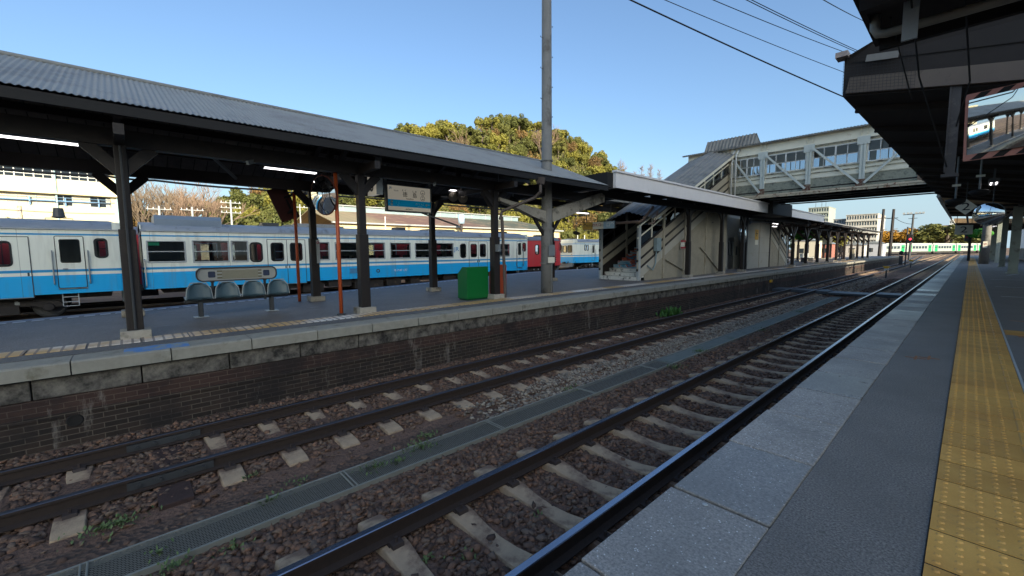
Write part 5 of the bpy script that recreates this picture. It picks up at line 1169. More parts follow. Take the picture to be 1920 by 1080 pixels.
gb = thing("recycling_bin", "green bin with a sloping top against the brown column", "bin", (-9.6, 7.2, ZL))
m = MB(); m.prism([(-9.74, ZL+.04), (-9.74, ZL+.72), (-9.52, ZL+.92), (-9.3, ZL+.92), (-9.3, ZL+.04)], 'y', 6.86, 7.62); m.build("body", 'bingreen', gb, bevel=.012)
m = MB(); m.box(-9.71, -9.33, 6.89, 7.6, ZL, ZL+.045); m.build("plinth", mat("dark_green_plinth", (0, 70, 40), .5), gb); m = MB(); m.prism([(-9.70, ZL+.775), (-9.56, ZL+.90), (-9.575, ZL+.915), (-9.715, ZL+.79)], 'y', 6.98, 7.5); m.build("opening_flap", mat("dark_flap", (30, 50, 36), .5), gb)
ob = thing("recycling_bin", "orange bin just behind the brown column beside the green bin", "bin", (-9.6, 8.2, ZL))
m = MB(); m.prism([(-9.76, ZL+.05), (-9.76, ZL+.72), (-9.54, ZL+.95), (-9.32, ZL+.95), (-9.32, ZL+.05)], 'y', 8.02, 8.34); m.build("body", 'binorange', ob, bevel=.012)
m = MB(); m.box(-9.73, -9.35, 8.04, 8.32, ZL, ZL+.05); m.build("plinth", 'dgrey', ob)

def postmirror(x, y, label, c, n_, r=.40, back=False):
    root = thing("post_mirror", label, "mirror", (x, y, ZL)); m = MB(); m.tube([(x, y, ZL), (x, y, ZL+3.05)], .04, 12); m.build("post", 'orange', root, smooth=True)
    m = MB(); m.lathe([(.1, 0), (.1, .02), (.05, .03)], (x, y, ZL), 12); m.build("base", 'dgrey', root)
    n_ = Vector(n_).normalized(); c = Vector(c); dome(c, r, .09, n_).build("mirror_face", 'mirror', root, smooth=True)
    m = MB(); dome(c-n_*.01, r*1.06, .03, n_, m); dome(c-n_*.02, r*1.06, .05, -n_, m); m.build("back_shell", mat("dark_red_shell", (92, 44, 34), .5), root)
    m = MB(); m.bar(c-n_*.05, (x, y, c.z+.12), .04, .04); m.bar(c-n_*.05, (x, y, c.z-.2), .04, .04); m.build("bracket", 'dgrey', root); return root
postmirror(-9.25, 3.41, "round convex mirror on an orange post near the front of the far platform", (-9.42, 3.20, 2.53), (.30, -.95, -.12))
bm_ = thing("post_mirror", "tilted mirror seen from behind on the rear orange post", "mirror", (-12.6, 3.51, ZL)); m = MB(); m.tube([(-12.6, 3.51, ZL), (-12.6, 3.51, ZL+3.0)], .04, 12); m.build("post", 'orange', bm_, smooth=True)
m = MB(); c0 = at(517, 352, X=-12.9); c1 = at(546, 412, X=-12.9); d_ = (c1-c0); m.bar(c0, c1, .5, .035, (1, 0, 0)); m.build("mirror_back", mat("dark_red_backing", (84, 40, 34), .6), bm_)
m = MB(); m.bar(c0.lerp(c1, .3)+Vector((0, .1, 0)), (-12.6, 3.5, c0.lerp(c1, .2).z), .05, .05); m.bar(c0.lerp(c1, .8), (-12.6, 3.5, c0.lerp(c1, .6).z), .05, .05); m.bar(c0.lerp(c1, .35)+Vector((0, .12, 0)), c1+Vector((0, .1, 0)), .06, .05); m.build("bracket", 'black', bm_)

# station name board
sb = thing("station_name_sign", "hanging station name board with black characters and a blue band", "sign", (-10.9, 6.07, 2.8))
Y0, Y1, Z0, Z1 = 5.40, 6.75, 2.47, 3.15; X_ = -10.9
m = MB(); m.ring([(Y0-.04, Z0-.04), (Y1+.04, Z0-.04), (Y1+.04, Z1+.02), (Y0-.04, Z1+.02)], [(Y0, Z0), (Y1, Z0), (Y1, Z1), (Y0, Z1)], 'x', X_-.1, X_+.025); m.box(X_-.1, X_-.02, Y0, Y1, Z0, Z1); m.build("frame", 'grey', sb)
m = MB(); m.box(X_-.02, X_, Y0, Y1, Z0, Z1); fc = m.build("face", 'signglow', sb); bz0, bz1 = Z0+.11, Z0+.295
m = MB(); m.box(X_, X_+.003, Y0, Y1, bz0, bz1); m.build("blue_band", 'signbglow', fc)
T_ = lambda b_, s, u, v, c='ink', sx=1.: text(b_, s, (X_+.005, Y0+u*(Y1-Y0), Z0+v*(Z1-Z0)), '+x', c, fc, sx=sx)
T_("JR", .085, .07, .89, 'jrblue', 1.15); T_("徳", .15, .395, .655); T_("島", .15, .62, .645); T_("とく", .06, .375, .83, 'ink', 1.3); T_("しま", .06, .62, .81, 'ink', 1.3); T_("すだち", .05, .19, .79); T_("Tokushima", .055, .50, .50)
T_("さこ", .06, .22, .31, 'inkw', 1.2); T_("Sako", .03, .23, .22, 'inkw'); T_("あわとみだ", .058, .74, .31, 'inkw'); T_("Awa-Tomida", .03, .74, .21, 'inkw'); T_("◀", .05, .035, .3, 'inkw'); T_("▶", .05, .965, .3, 'inkw'); T_("(徳島県徳島市)", .034, .48, .07)
for v, a, b_ in ((.80, "T", "00"), (.565, "M", "00")):
    m = MB(); c_ = (Y0+.815*(Y1-Y0), Z0+v*(Z1-Z0)); m.ring(circ(*c_, .072), circ(*c_, .064), 'x', X_, X_+.004); m.build("number_ring", 'ink', fc); T_(a, .045, .815, v+.045); T_(b_, .055, .815, v-.035)
for u, v in ((.09, .35), (.09, .24), (.90, .29)): m = MB(); m.prism(circ(Y0+u*(Y1-Y0), Z0+v*(Z1-Z0), .034, 14), 'x', X_+.003, X_+.005); m.build("number_dot", 'inkw', fc)
m = MB(); 
for y in (Y0-.02, Y1+.02): m.bar((X_-.05, y, Z0), (X_-.05, y, 3.7), .05, .05)
m.bar((X_-.05, Y1-.25, Z0-.03), (X_-.1, 7.8, Z0-.35), .04, .04); m.build("hanger", 'grey', sb)
# number 3 box
p0, p1 = at(689, 345, Y=4.3), at(706, 345, Y=4.3); s3b = thing("platform_number_sign", "tall white box sign with a black 3 under the far canopy", "sign", (p0.x, 4.3, 2.9))
m = MB(); m.box(p0.x, p1.x, 4.3, 4.42, 2.63, 3.13); m.build("board", 'signglow', s3b); text("3", .55, ((p0.x+p1.x)/2, 4.296, 2.88), '-y', 'ink', s3b, sx=.85)
m = MB(); m.box(p1.x+.003, p1.x+.02, 4.29, 4.44, 2.62, 3.45); m.build("hanger", 'grey', s3b)
m = MB(); cy_, cz_ = 3.66, at(660, 410, X=-12.4).z
nb = at(596, 470, X=-12.37); m.box(-12.375, -12.36, nb.y-.04, nb.y+.05, nb.z-.35, nb.z+.3); o = m.build("notice_plate", 'lgrey'); tag(o, "narrow pale notice plate fixed on the rear brown column", "notice"); q = MB(); q.ring(circ(nb.y, nb.z+.22, .035, 12), circ(nb.y, nb.z+.22, .022, 12), 'x', -12.36, -12.355); q.build("prohibition_ring", 'red', o)
# loudspeakers
ls = thing("loudspeaker", "pair of pale horn loudspeakers below the lamp beside the name board", "loudspeaker", (-11.0, 7.6, 3.05))
for (px, py) in ((850, 369), (868, 372)):
    c = at(px, py, X=-11.); d = Vector((.75, -.5, -.1)).normalized(); u = d.orthogonal().normalized(); m = MB()
    m.tube([c-d*.3, c-d*.2, c-d*.05, c+d*.02], [.05, .06, .13, .15], 16); m.build("horn", mat("cream_horn", (170, 160, 142), .5), ls, smooth=True)
m = MB(); m.tube([(-11.2, 7.3, 3.0), (-11.2, 8.0, 3.0)], .03, 6); m.tube([(-11.2, 7.65, 3.0), (-11.2, 7.65, 3.6)], .02, 6); m.build("bracket", 'dgrey', ls)
for px, py, X__, lb in ((935, 371, -9.6, "black horn speaker on a rod beside the brown column"), (962, 374, -9.9, "black camera on a rod left of the concrete pole"), (1080, 437, -11.2, "black twin camera hanging left of the stair entrance")):
    c = at(px, py, X=X__); root = thing("platform_camera", lb, "camera", c); m = MB(); m.tube([c+Vector((0, -.14, .02)), c+Vector((0, .02, 0)), c+Vector((0, .2, -.02))], [.06, .085, .05], 10); m.build("housing", 'black', root, smooth=True)
    m = MB(); m.tube([c, c+Vector((0, 0, .75))], .014, 6); m.build("rod", 'grey', root); m = MB(); q = c+Vector((.02, 0, .4)); m.box(q.x, q.x+.01, q.y-.05, q.y+.05, q.z-.03, q.z+.03); m.build("tag", 'lgrey', root)
# tall concrete pole through the canopy
tp = thing("concrete_pole", "tall grey concrete pole rising through the far platform roof into the sky", "pole", (-9.17, 9.94, ZL))
m = MB(); m.tube([(-9.17, 9.94, ZL), (-9.17, 9.94, 2.0), (-9.17, 9.94, 2.05), (-9.17, 9.94, 16)], [.19, .182, .172, .12], 18); m.build("shaft", 'conc2', tp, smooth=True)
m = MB(); m.box(-9.0, -8.955, 9.92, 9.96, ZL, 2.0); MT['band'] = mat("dull_band", (116, 116, 112), .5); m.build("cable_cover", 'band', tp)
for z0_, z1_, r_ in ((.9, .93, .215), (1.98, 2.04, .21), (4.1, 4.13, .2)): m = MB(); m.tube([(-9.17, 9.94, z0_), (-9.17, 9.94, z1_)], r_, 18); m.build("steel_band", 'band', tp)
m = MB(); m.prism([(9.78, 2.55), (9.78, 2.2), (8.35, 2.62), (7.9, 2.72), (7.9, 2.82)], 'x', -9.28, -9.06); m.build("arm", 'conc', tp)
m = MB(); m.prism([(10.1, 2.22), (10.1, 2.62), (12.7, 3.35), (12.9, 3.3), (12.9, 3.05)], 'x', -9.28, -9.06); m.build("arm", 'conc', tp)
m = MB(); m.bar((-9.17, 9.85, 1.75), (-9.17, 9.3, 2.4), .07, .09); m.bar((-9.17, 10.05, 1.75), (-9.17, 10.6, 2.4), .07, .09); m.build("strut", 'brown', tp)
m = MB()
for k in range(9): z = 4.6+k*.45; s_ = -1 if k % 2 else 1; m.tube([(-9.17, 9.94+s_*.16, z), (-9.17, 9.94+s_*.27, z), (-9.17, 9.94+s_*.27, z+.03)], .009, 5)
m.build("step_bolt", 'dgrey', tp)
m = MB(); m.box(-8.965, -8.945, 9.8, 10.08, 1.15, 1.5); m.build("wire_basket", 'grey', tp); m = MB(); m.box(-8.955, -8.94, 9.76, 10.06, .93, 1.11); nt_ = m.build("paper_notice", 'signw', tp); m = MB()
for j in range(3): m.quad((-8.95, 10.08, .93+j*.06), (-8.95, 10.14, .96+j*.06), (-8.95, 10.14, .99+j*.06), (-8.95, 10.08, .96+j*.06))
m.build("hazard_edge", 'ink', nt_)
m = MB(); m.box(-9.12, -8.96, 7.72, 7.8, 1.3, 1.5); tag(m.build("small_meter", 'grey'), "small grey box on the brown column above the green bin", "box")
# crossing between the platforms, wall box, markers
cw = thing("track_crossing", "dark plank walkway crossing both tracks under the footbridge", "crossing", (-5, 28, -1))
dk = mat("wet_dark_planks", (66, 72, 78), .5, sc1=6, a=.2)
for a, b_ in ((-7.6, -6.87), (-6.68, -5.74), (-5.53, -5.0), (-5.0, -4.1), (-4.1, -3.27), (-3.06, -2.13)): m = MB(); m.box(a, b_, 27.3, 28.6, -1.12, -.965 if not (-5.1 < a < -3.5) else -1.02); m.build("plank_panel", dk, cw, bevel=.01)
p = at(1445, 527, X=-7.72); m = MB(); m.box(-7.74, -7.66, p.y-.15, p.y+.15, p.z-.07, p.z+.07); tag(m.build("wall_box", 'yellow'), "small yellow box fixed on the brick platform wall", "box")
for x, y, lb in ((-4.54, 45.5, "nearer yellow-topped marker between the tracks"), (-4.81, 70., "farther yellow-topped marker between the tracks")):
    r_ = thing("track_marker", lb, "track marker", (x, y, -1.13)); m = MB(); m.box(x-.05, x+.05, y-.05, y+.05, -1.13, -.5); m.build("post", 'dgrey', r_); m = MB(); m.box(x-.14, x+.14, y-.1, y+.1, -.5, -.36); m.build("white_block", 'white', r_); m = MB(); m.prism([(x-.24, -.17), (x+.24, -.17), (x+.1, -.36), (x-.1, -.36)], 'y', y-.1, y+.1); m.build("yellow_head", 'yellow', r_)
# weeds
def weeds(spots):
    m = MB()
    for (x, y, r, n_) in spots:
        for _ in range(n_*2//5):
            a = random.uniform(0, 6.28); d = abs(random.gauss(0, r*.5)); px, py = x+d*math.cos(a), y+d*math.sin(a)*1.6; h = random.uniform(.012, .045); t = random.uniform(0, 6.28); w_ = random.uniform(.006, .014)
            z = ZB+.015; q = Vector((px, py, z)); tip = q+Vector((math.cos(t)*h*.9, math.sin(t)*h*.9, h)); s_ = Vector((-math.sin(t), math.cos(t), 0))*w_; mid = q.lerp(tip, .55)
            m.quad(q, mid+s_, tip, mid-s_)
    return struct(m.build("weeds", mat("weed_green", (92, 112, 66), .7, a=.3)), 'stuff')
weeds([(*at(px, py, Z=ZB).xy, r, n_) for px, py, r, n_ in ((190, 995, .22, 260), (225, 985, .15, 200), (440, 1030, .12, 120), (330, 1065, .15, 160), (700, 880, .16, 180), (745, 868, .12, 140), (790, 840, .2, 320), (800, 820, .14, 200), (560, 905, .12, 90), (1070, 730, .2, 160), (1265, 690, .2, 200), (1312, 660, .25, 260), (510, 940, .12, 90), (1010, 975, .08, 60), (870, 1050, .1, 90), (800, 1055, .08, 60), (460, 900, .1, 60), (300, 1040, .1, 70), (1500, 585, .4, 250), (1430, 620, .3, 160))])
for i, (px, py) in enumerate(((1255, 580),)):
    p = at(px, py, X=-7.45); root = thing("weed_tuft", "green weed tuft at the foot of the brick wall", "weed", (p.x, p.y, ZB)); m = MB()
    for _ in range(160):
        t = random.uniform(0, 6.28); h = random.uniform(.1, .38); q = Vector((p.x+random.gauss(0, .12), p.y+random.gauss(0, .25), ZB)); tip = q+Vector((math.cos(t)*h*.6, math.sin(t)*h*.6, h)); s_ = Vector((-math.sin(t), math.cos(t), 0))*.04; mid = q.lerp(tip, .6); m.quad(q, mid+s_, tip, mid-s_)
    m.build("leaves", mat("tuft_green", (72, 116, 52), .7, a=.3), root)
# far platform furniture and person
for i, (x, y) in enumerate(((-11.6, 45.), (-11.2, 51.))): 
    b2 = thing("platform_bench", ["pale seat beneath the far canopy beside the second stairs", "long white bench beneath the far canopy"][i], "bench", (x, y, ZL)); L = (1.2, 3.2)[i]
    m = MB(); m.box(x-.25, x+.25, y-L/2, y+L/2, ZL+.40, ZL+.45); m.build("seat", 'lgrey', b2); m = MB(); m.bar((x-.25, y-L/2, ZL+.65), (x-.25, y+L/2, ZL+.65), .05, .42); m.build("backrest", 'lgrey', b2)
    for s_ in (-1, 1): m = MB(); m.box(x-.2, x+.2, y+s_*(L/2-.2)-.03, y+s_*(L/2-.2)+.03, ZL, ZL+.4); m.build("leg", 'dgrey', b2)
m = MB(); m.box(-10.2, -9.7, 66.2, 66.8, ZL, ZL+1.2); tag(m.build("cabinet", 'creamw', None), "grey-brown cabinet between columns at the far platform end", "cabinet")
m = MB(); p = at(1552, 451, Y=49.5); m.box(p.x-.35, p.x+.35, 49.3, 49.4, p.z-.32, p.z+.32); o = m.build("hanging_poster", 'signw'); tag(o, "pale hanging board on the far platform under the canopy", "sign")
pr = thing("person", "person in a black coat with a black backpack standing on the far platform", "person", (-10.5, 63, ZL))
def person(root, x, y, z0):
    J = {'pel': (0, 0, .95), 'ch': (0, .02, 1.25), 'nk': (0, .02, 1.47), 'hd': (0, -.02, 1.62), 'ht': (0, -.02, 1.72), 'sl': (-.18, .02, 1.40), 'sr': (.18, .02, 1.40), 'el': (-.24, .0, 1.13), 'er': (.24, 0, 1.13), 'hl': (-.22, -.16, .92), 'hr': (.22, -.14, .93), 'kl': (-.1, -.02, .52), 'kr': (.1, .03, .52), 'fl': (-.11, 0, .08), 'fr': (.11, .06, .08), 'tl': (-.12, -.15, .04), 'tr': (.12, -.09, .04)}
    Rr = dict(pel=.15, ch=.17, nk=.065, hd=.095, ht=.08, sl=.08, sr=.08, el=.06, er=.06, hl=.045, hr=.045, kl=.075, kr=.075, fl=.055, fr=.055, tl=.04, tr=.04)
    E_ = [('pel', 'ch'), ('ch', 'nk'), ('nk', 'hd'), ('hd', 'ht'), ('ch', 'sl'), ('ch', 'sr'), ('sl', 'el'), ('el', 'hl'), ('sr', 'er'), ('er', 'hr'), ('pel', 'kl'), ('pel', 'kr'), ('kl', 'fl'), ('kr', 'fr'), ('fl', 'tl'), ('fr', 'tr')]
    k = list(J); me = bpy.data.meshes.new("body"); me.from_pydata([J[q] for q in k], [(k.index(a), k.index(b_)) for a, b_ in E_], []); o = bpy.data.objects.new("body", me); COL.objects.link(o); o.parent = root
    o.modifiers.new('skin', 'SKIN'); sv = me.skin_vertices[0].data
    for i, q in enumerate(k): sv[i].radius = (Rr[q], Rr[q]*.8); sv[i].use_root = (q == 'pel')
    o.modifiers.new('sub', 'SUBSURF').levels = 1; o.modifiers['sub'].render_levels = 1; me.materials.append(mat("black_clothes", (26, 26, 30), .8))
    m = MB(); off = Vector(root.location); m.lathe([(0, .12), (.08, .1), (.1, .03), (.09, -.06), (0, -.09)], off+Vector((0, 0, 1.66)), 10); m.build("hair", 'black', root)
    m = MB(); m.box(off.x-.15, off.x+.15, off.y+.14, off.y+.32, off.z+1.0, off.z+1.45); m.build("backpack", 'black', root, bevel=.05)
person(pr, -10.5, 63, ZL)
p = at(1322, 946, Z=.004); m = MB(); m.lathe([(0, .004), (.006, .004), (.012, .003), (.014, 0)], p, 12); tag(m.build("metal_disc", 'lgrey'), "tiny pale metal disc lying on a slab of the right platform edge", "disc")
# ---------------------------------------------------------------- background: hill, trees, buildings, poles, wires
def leafmat(nm, c1, c2):
    k = NT(nm); oi = k.n("ObjectInfo"); f = k.noise(.35, 3); g_ = k.noise(3, 2); col = k.mix(f, s2l(c1), s2l(c2)); col = k.mix(k.math('MULTIPLY', g_, .5), col, tuple(x*.6 for x in s2l(c1)))
    rv = k.ramp(oi.outputs["Random"], (0., (.72, .78, .7)), (1., (1.1, 1.08, .9))); col = k.mix(1., col, rv, 'MULTIPLY'); k.base(col); k.p.inputs["Roughness"].default_value = .65
    k.p.inputs["Specular IOR Level"].default_value = .25; return k.m
LG = [leafmat("foliage_yellow_green", (108, 108, 50), (138, 130, 62)), leafmat("foliage_olive", (88, 94, 52), (116, 112, 60)), leafmat("foliage_dark", (76, 84, 48), (104, 104, 58)), leafmat("foliage_autumn", (142, 100, 30), (160, 122, 42)), leafmat("foliage_brown", (118, 94, 62), (138, 110, 74))]
BARK = mat("grey_bark", (92, 82, 72), .9, a=.2); TWIG = mat("russet_twigs", (112, 98, 82), .9, a=.15)
TWIG2 = mat("pinkish_twigs", (126, 106, 90), .9, a=.15)
def crown_mesh(seed, nl, leaf, gapy=.5):
    "crown of radius about 1: many leaf faces in clustered lobes"
    r_ = random.Random(seed); lobes = []
    for _ in range(26):
        a = r_.uniform(0, 6.28); e = r_.uniform(-.35, 1.); d = r_.uniform(.35, .8); lobes.append((Vector((math.cos(a)*d*math.cos(e), math.sin(a)*d*math.cos(e), .1+d*math.sin(e)*.85)), r_.uniform(.15, .34)))
    vs = []; fs = []
    for i in range(nl):
        c, R_ = r_.choice(lobes); d = Vector((r_.gauss(0, 1), r_.gauss(0, 1), r_.gauss(.25, 1))).normalized(); p = c+d*R_*r_.uniform(.72, 1.06)
        nn = (d+Vector((r_.gauss(0, .5), r_.gauss(0, .5), r_.gauss(0, .5)))).normalized(); a = nn.orthogonal().normalized(); b_ = nn.cross(a); t = r_.uniform(0, 6.28); a, b_ = a*math.cos(t)+b_*math.sin(t), b_*math.cos(t)-a*math.sin(t); s_ = leaf*r_.uniform(.6, 1.35)
        o = len(vs); vs += [p-a*s_, p-b_*s_*.6, p+a*s_, p+b_*s_*.6]; fs.append((o, o+1, o+2, o+3))
    return vs, fs
def trunk_mb(r_, h=1.0, base=-1.3):
    m = MB(); m.tube([(0, 0, base), (.02, .01, -.4), (0, .03, .1), (.03, 0, .5)], [.09, .07, .05, .02], 7)
    for k in range(5): a = r_.uniform(0, 6.28); m.tube([(0, 0, -.35+.15*k), (math.cos(a)*.3, math.sin(a)*.3, .0+.13*k), (math.cos(a)*.55, math.sin(a)*.55, .2+.12*k)], [.04, .025, .01], 5)
    return m
TREES = []
KIND = [("yellow-green evergreen tree on the wooded hill", 0), ("olive evergreen tree on the wooded hill", 1), ("dark green evergreen tree on the wooded hill", 2), ("brownish half-bare tree on the wooded hill", 4)]
for i, (lb, mi) in enumerate(KIND):
    for v in range(2):
        root = thing("hill_tree", lb, "tree", (0, 0, -500), "trees on the wooded hill"); vs, fs = crown_mesh(i*10+v, 3600 if mi != 4 else 1700, .062 if mi != 4 else .05); MB().add([Vector(p)+Vector(root.location) for p in vs], fs).build("crown", LG[mi], root)
        t = trunk_mb(random.Random(i+v)); MB().add([Vector(p)+Vector(root.location) for p in t.v], t.f).build("trunk", BARK, root); TREES.append((root, i))
HP = [(-60, 2), (0, 4), (31, 14), (60, 33), (83, 43), (110, 49), (138, 58), (165, 55), (185, 48), (202, 36), (218, 22), (236, 4), (260, -1), (400, -1)]
def hill_z(x, y):
    h = float(np.interp(y, *zip(*HP))); t = min(1, max(0, (-66-x)/84.)); t = t*t*(3-2*t); return -1.2+(h+1.2)*t if x > -152 else -1.2+(h+1.2)*max(0, 1-(-152-x)/140.)
m = MB(); gx = list(range(-60, -300, -8)); gy = list(range(-70, 420, 8)); m.add([(x, y, hill_z(x, y)) for y in gy for x in gx], [(j*len(gx)+i, j*len(gx)+i+1, (j+1)*len(gx)+i+1, (j+1)*len(gx)+i) for j in range(len(gy)-1) for i in range(len(gx)-1)])
struct(m.build("hill", mat("hillside_undergrowth", (80, 78, 44), .9, sc1=.3, a=.3, stain=(110, 92, 64), ssc=.08, bump=1., bsc=.8), smooth=True))
def scrub(N):
    x = -rng.uniform(62, 158, N); y = rng.uniform(-15, 240, N); h = np.array([hill_z(a, b_) for a, b_ in zip(x, y)])
    v_ = np.stack([x, y, h], 1)-np.array(CAM); pxx = 960+FPX*(v_@np.array(rt))/(v_@np.array(fw)); k = (h > -.6) & ~((pxx > 255) & (pxx < 400) & (rng.random(N) < .85)); x, y, h = x[k], y[k], h[k]; n_ = len(x)
    bump_ = 2.6+2.2*np.sin(x*.9+1.3*np.sin(y*.31))*np.sin(y*.83+np.sin(x*.37)); z = h+rng.uniform(0, 1, n_)**.5*np.maximum(.6, bump_)
    c = np.stack([x, y, z], 1); a = rng.normal(0, 1, (n_, 3)); a /= np.linalg.norm(a, axis=1, keepdims=True); b_ = np.cross(a, rng.normal(0, 1, (n_, 3))); b_ /= np.linalg.norm(b_, axis=1, keepdims=True); s_ = rng.uniform(.16, .42, (n_, 1))
    V = np.stack([c-a*s_, c-b_*s_*.7, c+a*s_, c+b_*s_*.7], 1).reshape(-1, 3); me = bpy.data.meshes.new("hill_scrub"); me.vertices.add(len(V)); me.vertices.foreach_set('co', V.ravel()); me.loops.add(n_*4); me.loops.foreach_set('vertex_index', np.arange(n_*4)); me.polygons.add(n_); me.polygons.foreach_set('loop_start', np.arange(0, n_*4, 4)); me.polygons.foreach_set('loop_total', np.full(n_, 4))
    for q in (LG[0], LG[1], LG[2], LG[4]): me.materials.append(q)
    g_ = (np.sin(x*.21+2*np.sin(y*.11))+np.sin(y*.17)+rng.normal(0, .5, n_)); me.polygons.foreach_set('material_index', np.digitize(g_, (-.7, .4, 1.5)).astype(np.int32)); me.update(); o = bpy.data.objects.new("hill_scrub", me); COL.objects.link(o); return struct(o, 'stuff')
scrub(150000)
rt_ = random.Random(5); spots = []
for _ in range(20000):
    if len(spots) >= 290: break
    x = -rt_.uniform(63, 160); y = rt_.uniform(-12, 236); h = hill_z(x, y)
    if h < -1 and rt_.random() < .6: continue
    v_ = Vector((x, y, h+3))-CAM; pxx = 960+FPX*v_.dot(rt)/v_.dot(fw)
    if 255 < pxx < 400 and rt_.random() < .93: continue
    if any((x-a)**2+(y-b_)**2 < 30 for a, b_ in spots): continue
    spots.append((x, y))
used = set()
for x, y in spots:
    z = hill_z(x, y); s_ = rt_.uniform(3.4, 5.2)*(.8 if x > -72 else 1); q = rt_.random(); kd = 0 if q < .36 else 1 if q < .72 else 2 if q < .86 else 3
    cands = [k for k, (r_, i) in enumerate(TREES) if i == kd]; k = rt_.choice(cands); root = TREES[k][0]
    loc = (x, y, z+s_*.8)
    if k not in used: used.add(k); root.location = loc; o = root
    else: o = dup(root, loc)
    o.scale = (s_, s_, s_*rt_.uniform(.85, 1.15)); o.rotation_euler[2] = rt_.uniform(0, 6.28)
bigp = at(965, 235, X=-140); o = dup(TREES[3][0], bigp+Vector((0, 0, -2.5)), "tall round-headed tree crowning the hilltop", None, (6.6, 6.6, 6.2)); o = dup(TREES[1][0], at(1000, 262, X=-130)+Vector((0, 0, -2)), "broad yellow-green tree just below the hilltop", None, (6, 6, 5.4))

def bare_tree(root_name, label, loc, h, spread, mt, seed, levels=4, group=None, upright=False):
    r_ = random.Random(seed); root = thing(root_name, label, "tree", loc, group); L = Vector(loc); trunk = MB(); tw = MB()
    def grow(p, d, l, rad, lv):
        q = p+d*l; mid = p.lerp(q, .5)+Vector((r_.gauss(0, .04), r_.gauss(0, .04), 0))*l; (trunk if lv >= levels-1 else tw).tube([p, mid, q], [rad, rad*.8, rad*.6], 5 if lv > 1 else 3, cap=False)
        if lv == 0: return
        for _ in range(r_.choice((3, 3, 4)) if lv > 1 else 4):
            nd = (d+Vector((r_.gauss(0, spread), r_.gauss(0, spread), r_.gauss(.12 if not upright else .3, spread*.6)))).normalized(); grow(p.lerp(q, r_.uniform(.55, 1.)), nd, l*r_.uniform(.55, .8), rad*.55, lv-1)
    if upright:
        trunk.tube([L, L+Vector((0, 0, h))], [h*.012, h*.002], 6)
        for k in range(90):
            t = r_.uniform(.15, .99); a = r_.uniform(0, 6.28); l = h*.2*(1.05-t)+.2; p = L+Vector((0, 0, h*t)); q = p+Vector((math.cos(a)*l, math.sin(a)*l, l*.9)); tw.tube([p, q], [.03, .012], 3, cap=False)
            for _ in range(5): u = r_.uniform(.3, 1); b_ = p.lerp(q, u); tw.tube([b_, b_+Vector((r_.gauss(0, .35), r_.gauss(0, .35), r_.uniform(.1, .7)))], [.022, .008], 3, cap=False)
    else:
        for k in range(r_.choice((2, 3))): grow(L, Vector((r_.gauss(0, .22), r_.gauss(0, .22), 1)).normalized(), h*.34, h*.016, levels)
    trunk.build("trunk", BARK, root); tw.build("twigs", mt, root); return root
for i, (px, py, X__, h, lb) in enumerate(((285, 345, -78, 11, "leafless tree nearest the brown column, branching above the railcar"), (318, 338, -80, 12, "tallest leafless tree with forked limbs against the sky"), (352, 352, -84, 11, "leafless tree beside the evergreen slope"), (395, 365, -74, 8, "low leafless tree before the evergreen slope"), (302, 362, -72, 9, "dense low leafless tree above the crossarm pole"), (336, 366, -70, 9, "dense twiggy tree above the roof unit, left of the evergreens"), (268, 358, -75, 10, "leafless tree half hidden by the brown column"))):
    p = at(px, py, X=X__); bare_tree("bare_tree", lb, (p.x, p.y, p.z-h*.95), h*1.32, .38, TWIG2 if i % 2 else TWIG, 40+i, 4)
for i, (px, py) in enumerate(((1190, 322), (1203, 313), (1220, 309), (1236, 320))):
    p = at(px, py, X=-62); bare_tree("bare_redwood", ["leafless conical tree, shortest at the left of a row of four", "leafless conical tree second from the left in the row of four", "leafless conical tree tallest in the row of four", "leafless conical tree partly behind the staircase roof"][i], (p.x, p.y, p.z-14), 14, .3, TWIG2, 60+i, upright=True)
for i, (px, Yd, h, lb) in enumerate(((930, 96, 12, "leafless pinkish tree among evergreens on the hillside"), (1090, 150, 9, "leafless tree low on the right flank of the hill"), (700, 60, 10, "leafless tree on the hill above the far roof"))):
    x = -118; bare_tree("bare_tree", lb, (x, Yd+30, hill_z(x, Yd+30)), h+6, .36, TWIG2, 80+i, 4)
# distant trees beyond the yard
for i, (px, py, Yd, s_, k, lb) in enumerate(((1686, 452, 230, 7, 0, "rounded golden evergreen beyond the telegraph poles"), (1775, 448, 215, 8.5, 2, "broad dark evergreen beyond the green-doored train"), (1800, 455, 240, 7, 5, "olive tree at the right end of the distant row"), (1750, 455, 225, 5.5, 2, "low evergreen left of the broad dark tree"), (1660, 458, 240, 5, 3, "small olive tree left of the golden evergreen"), (1600, 462, 230, 6, 3, "olive tree behind the far platform columns"), (1560, 462, 210, 6, 1, "yellow-green tree behind the far platform columns"), (1520, 465, 200, 6, 2, "yellowish tree behind the second stairs"), (1830, 450, 250, 8, 4, "dark tree behind the right platform"))):
    Yd *= 1.4; s_ *= 1.4; p = at(px, py, Y=Yd); o = dup(TREES[k][0], (p.x, p.y, max(p.z, s_*.5)), lb, "distant trees beyond the rail yard", (s_*1.25, s_, s_*.8)); o.name = "distant_tree"
    if i == 0:
        c = o.children[0]; me = c.data.copy(); me.materials[0] = LG[3]; c.data = me
for i, (px, Yd, h) in enumerate(((1722, 240, 9), (1735, 235, 8), (1748, 230, 8.5), (1640, 240, 8))):
    Yd *= 1.35; h *= 1.35; p = at(px, 470, Y=Yd); bare_tree("bare_tree", ["leafless brown tree right of the lighting mast", "leafless brown tree midway between the mast and the dark evergreen", "leafless tall tree at the left edge of the broad evergreen", "leafless tree behind the left telegraph pole"][i], (p.x, p.y, -1), h, .4, TWIG, 90+i, 4)
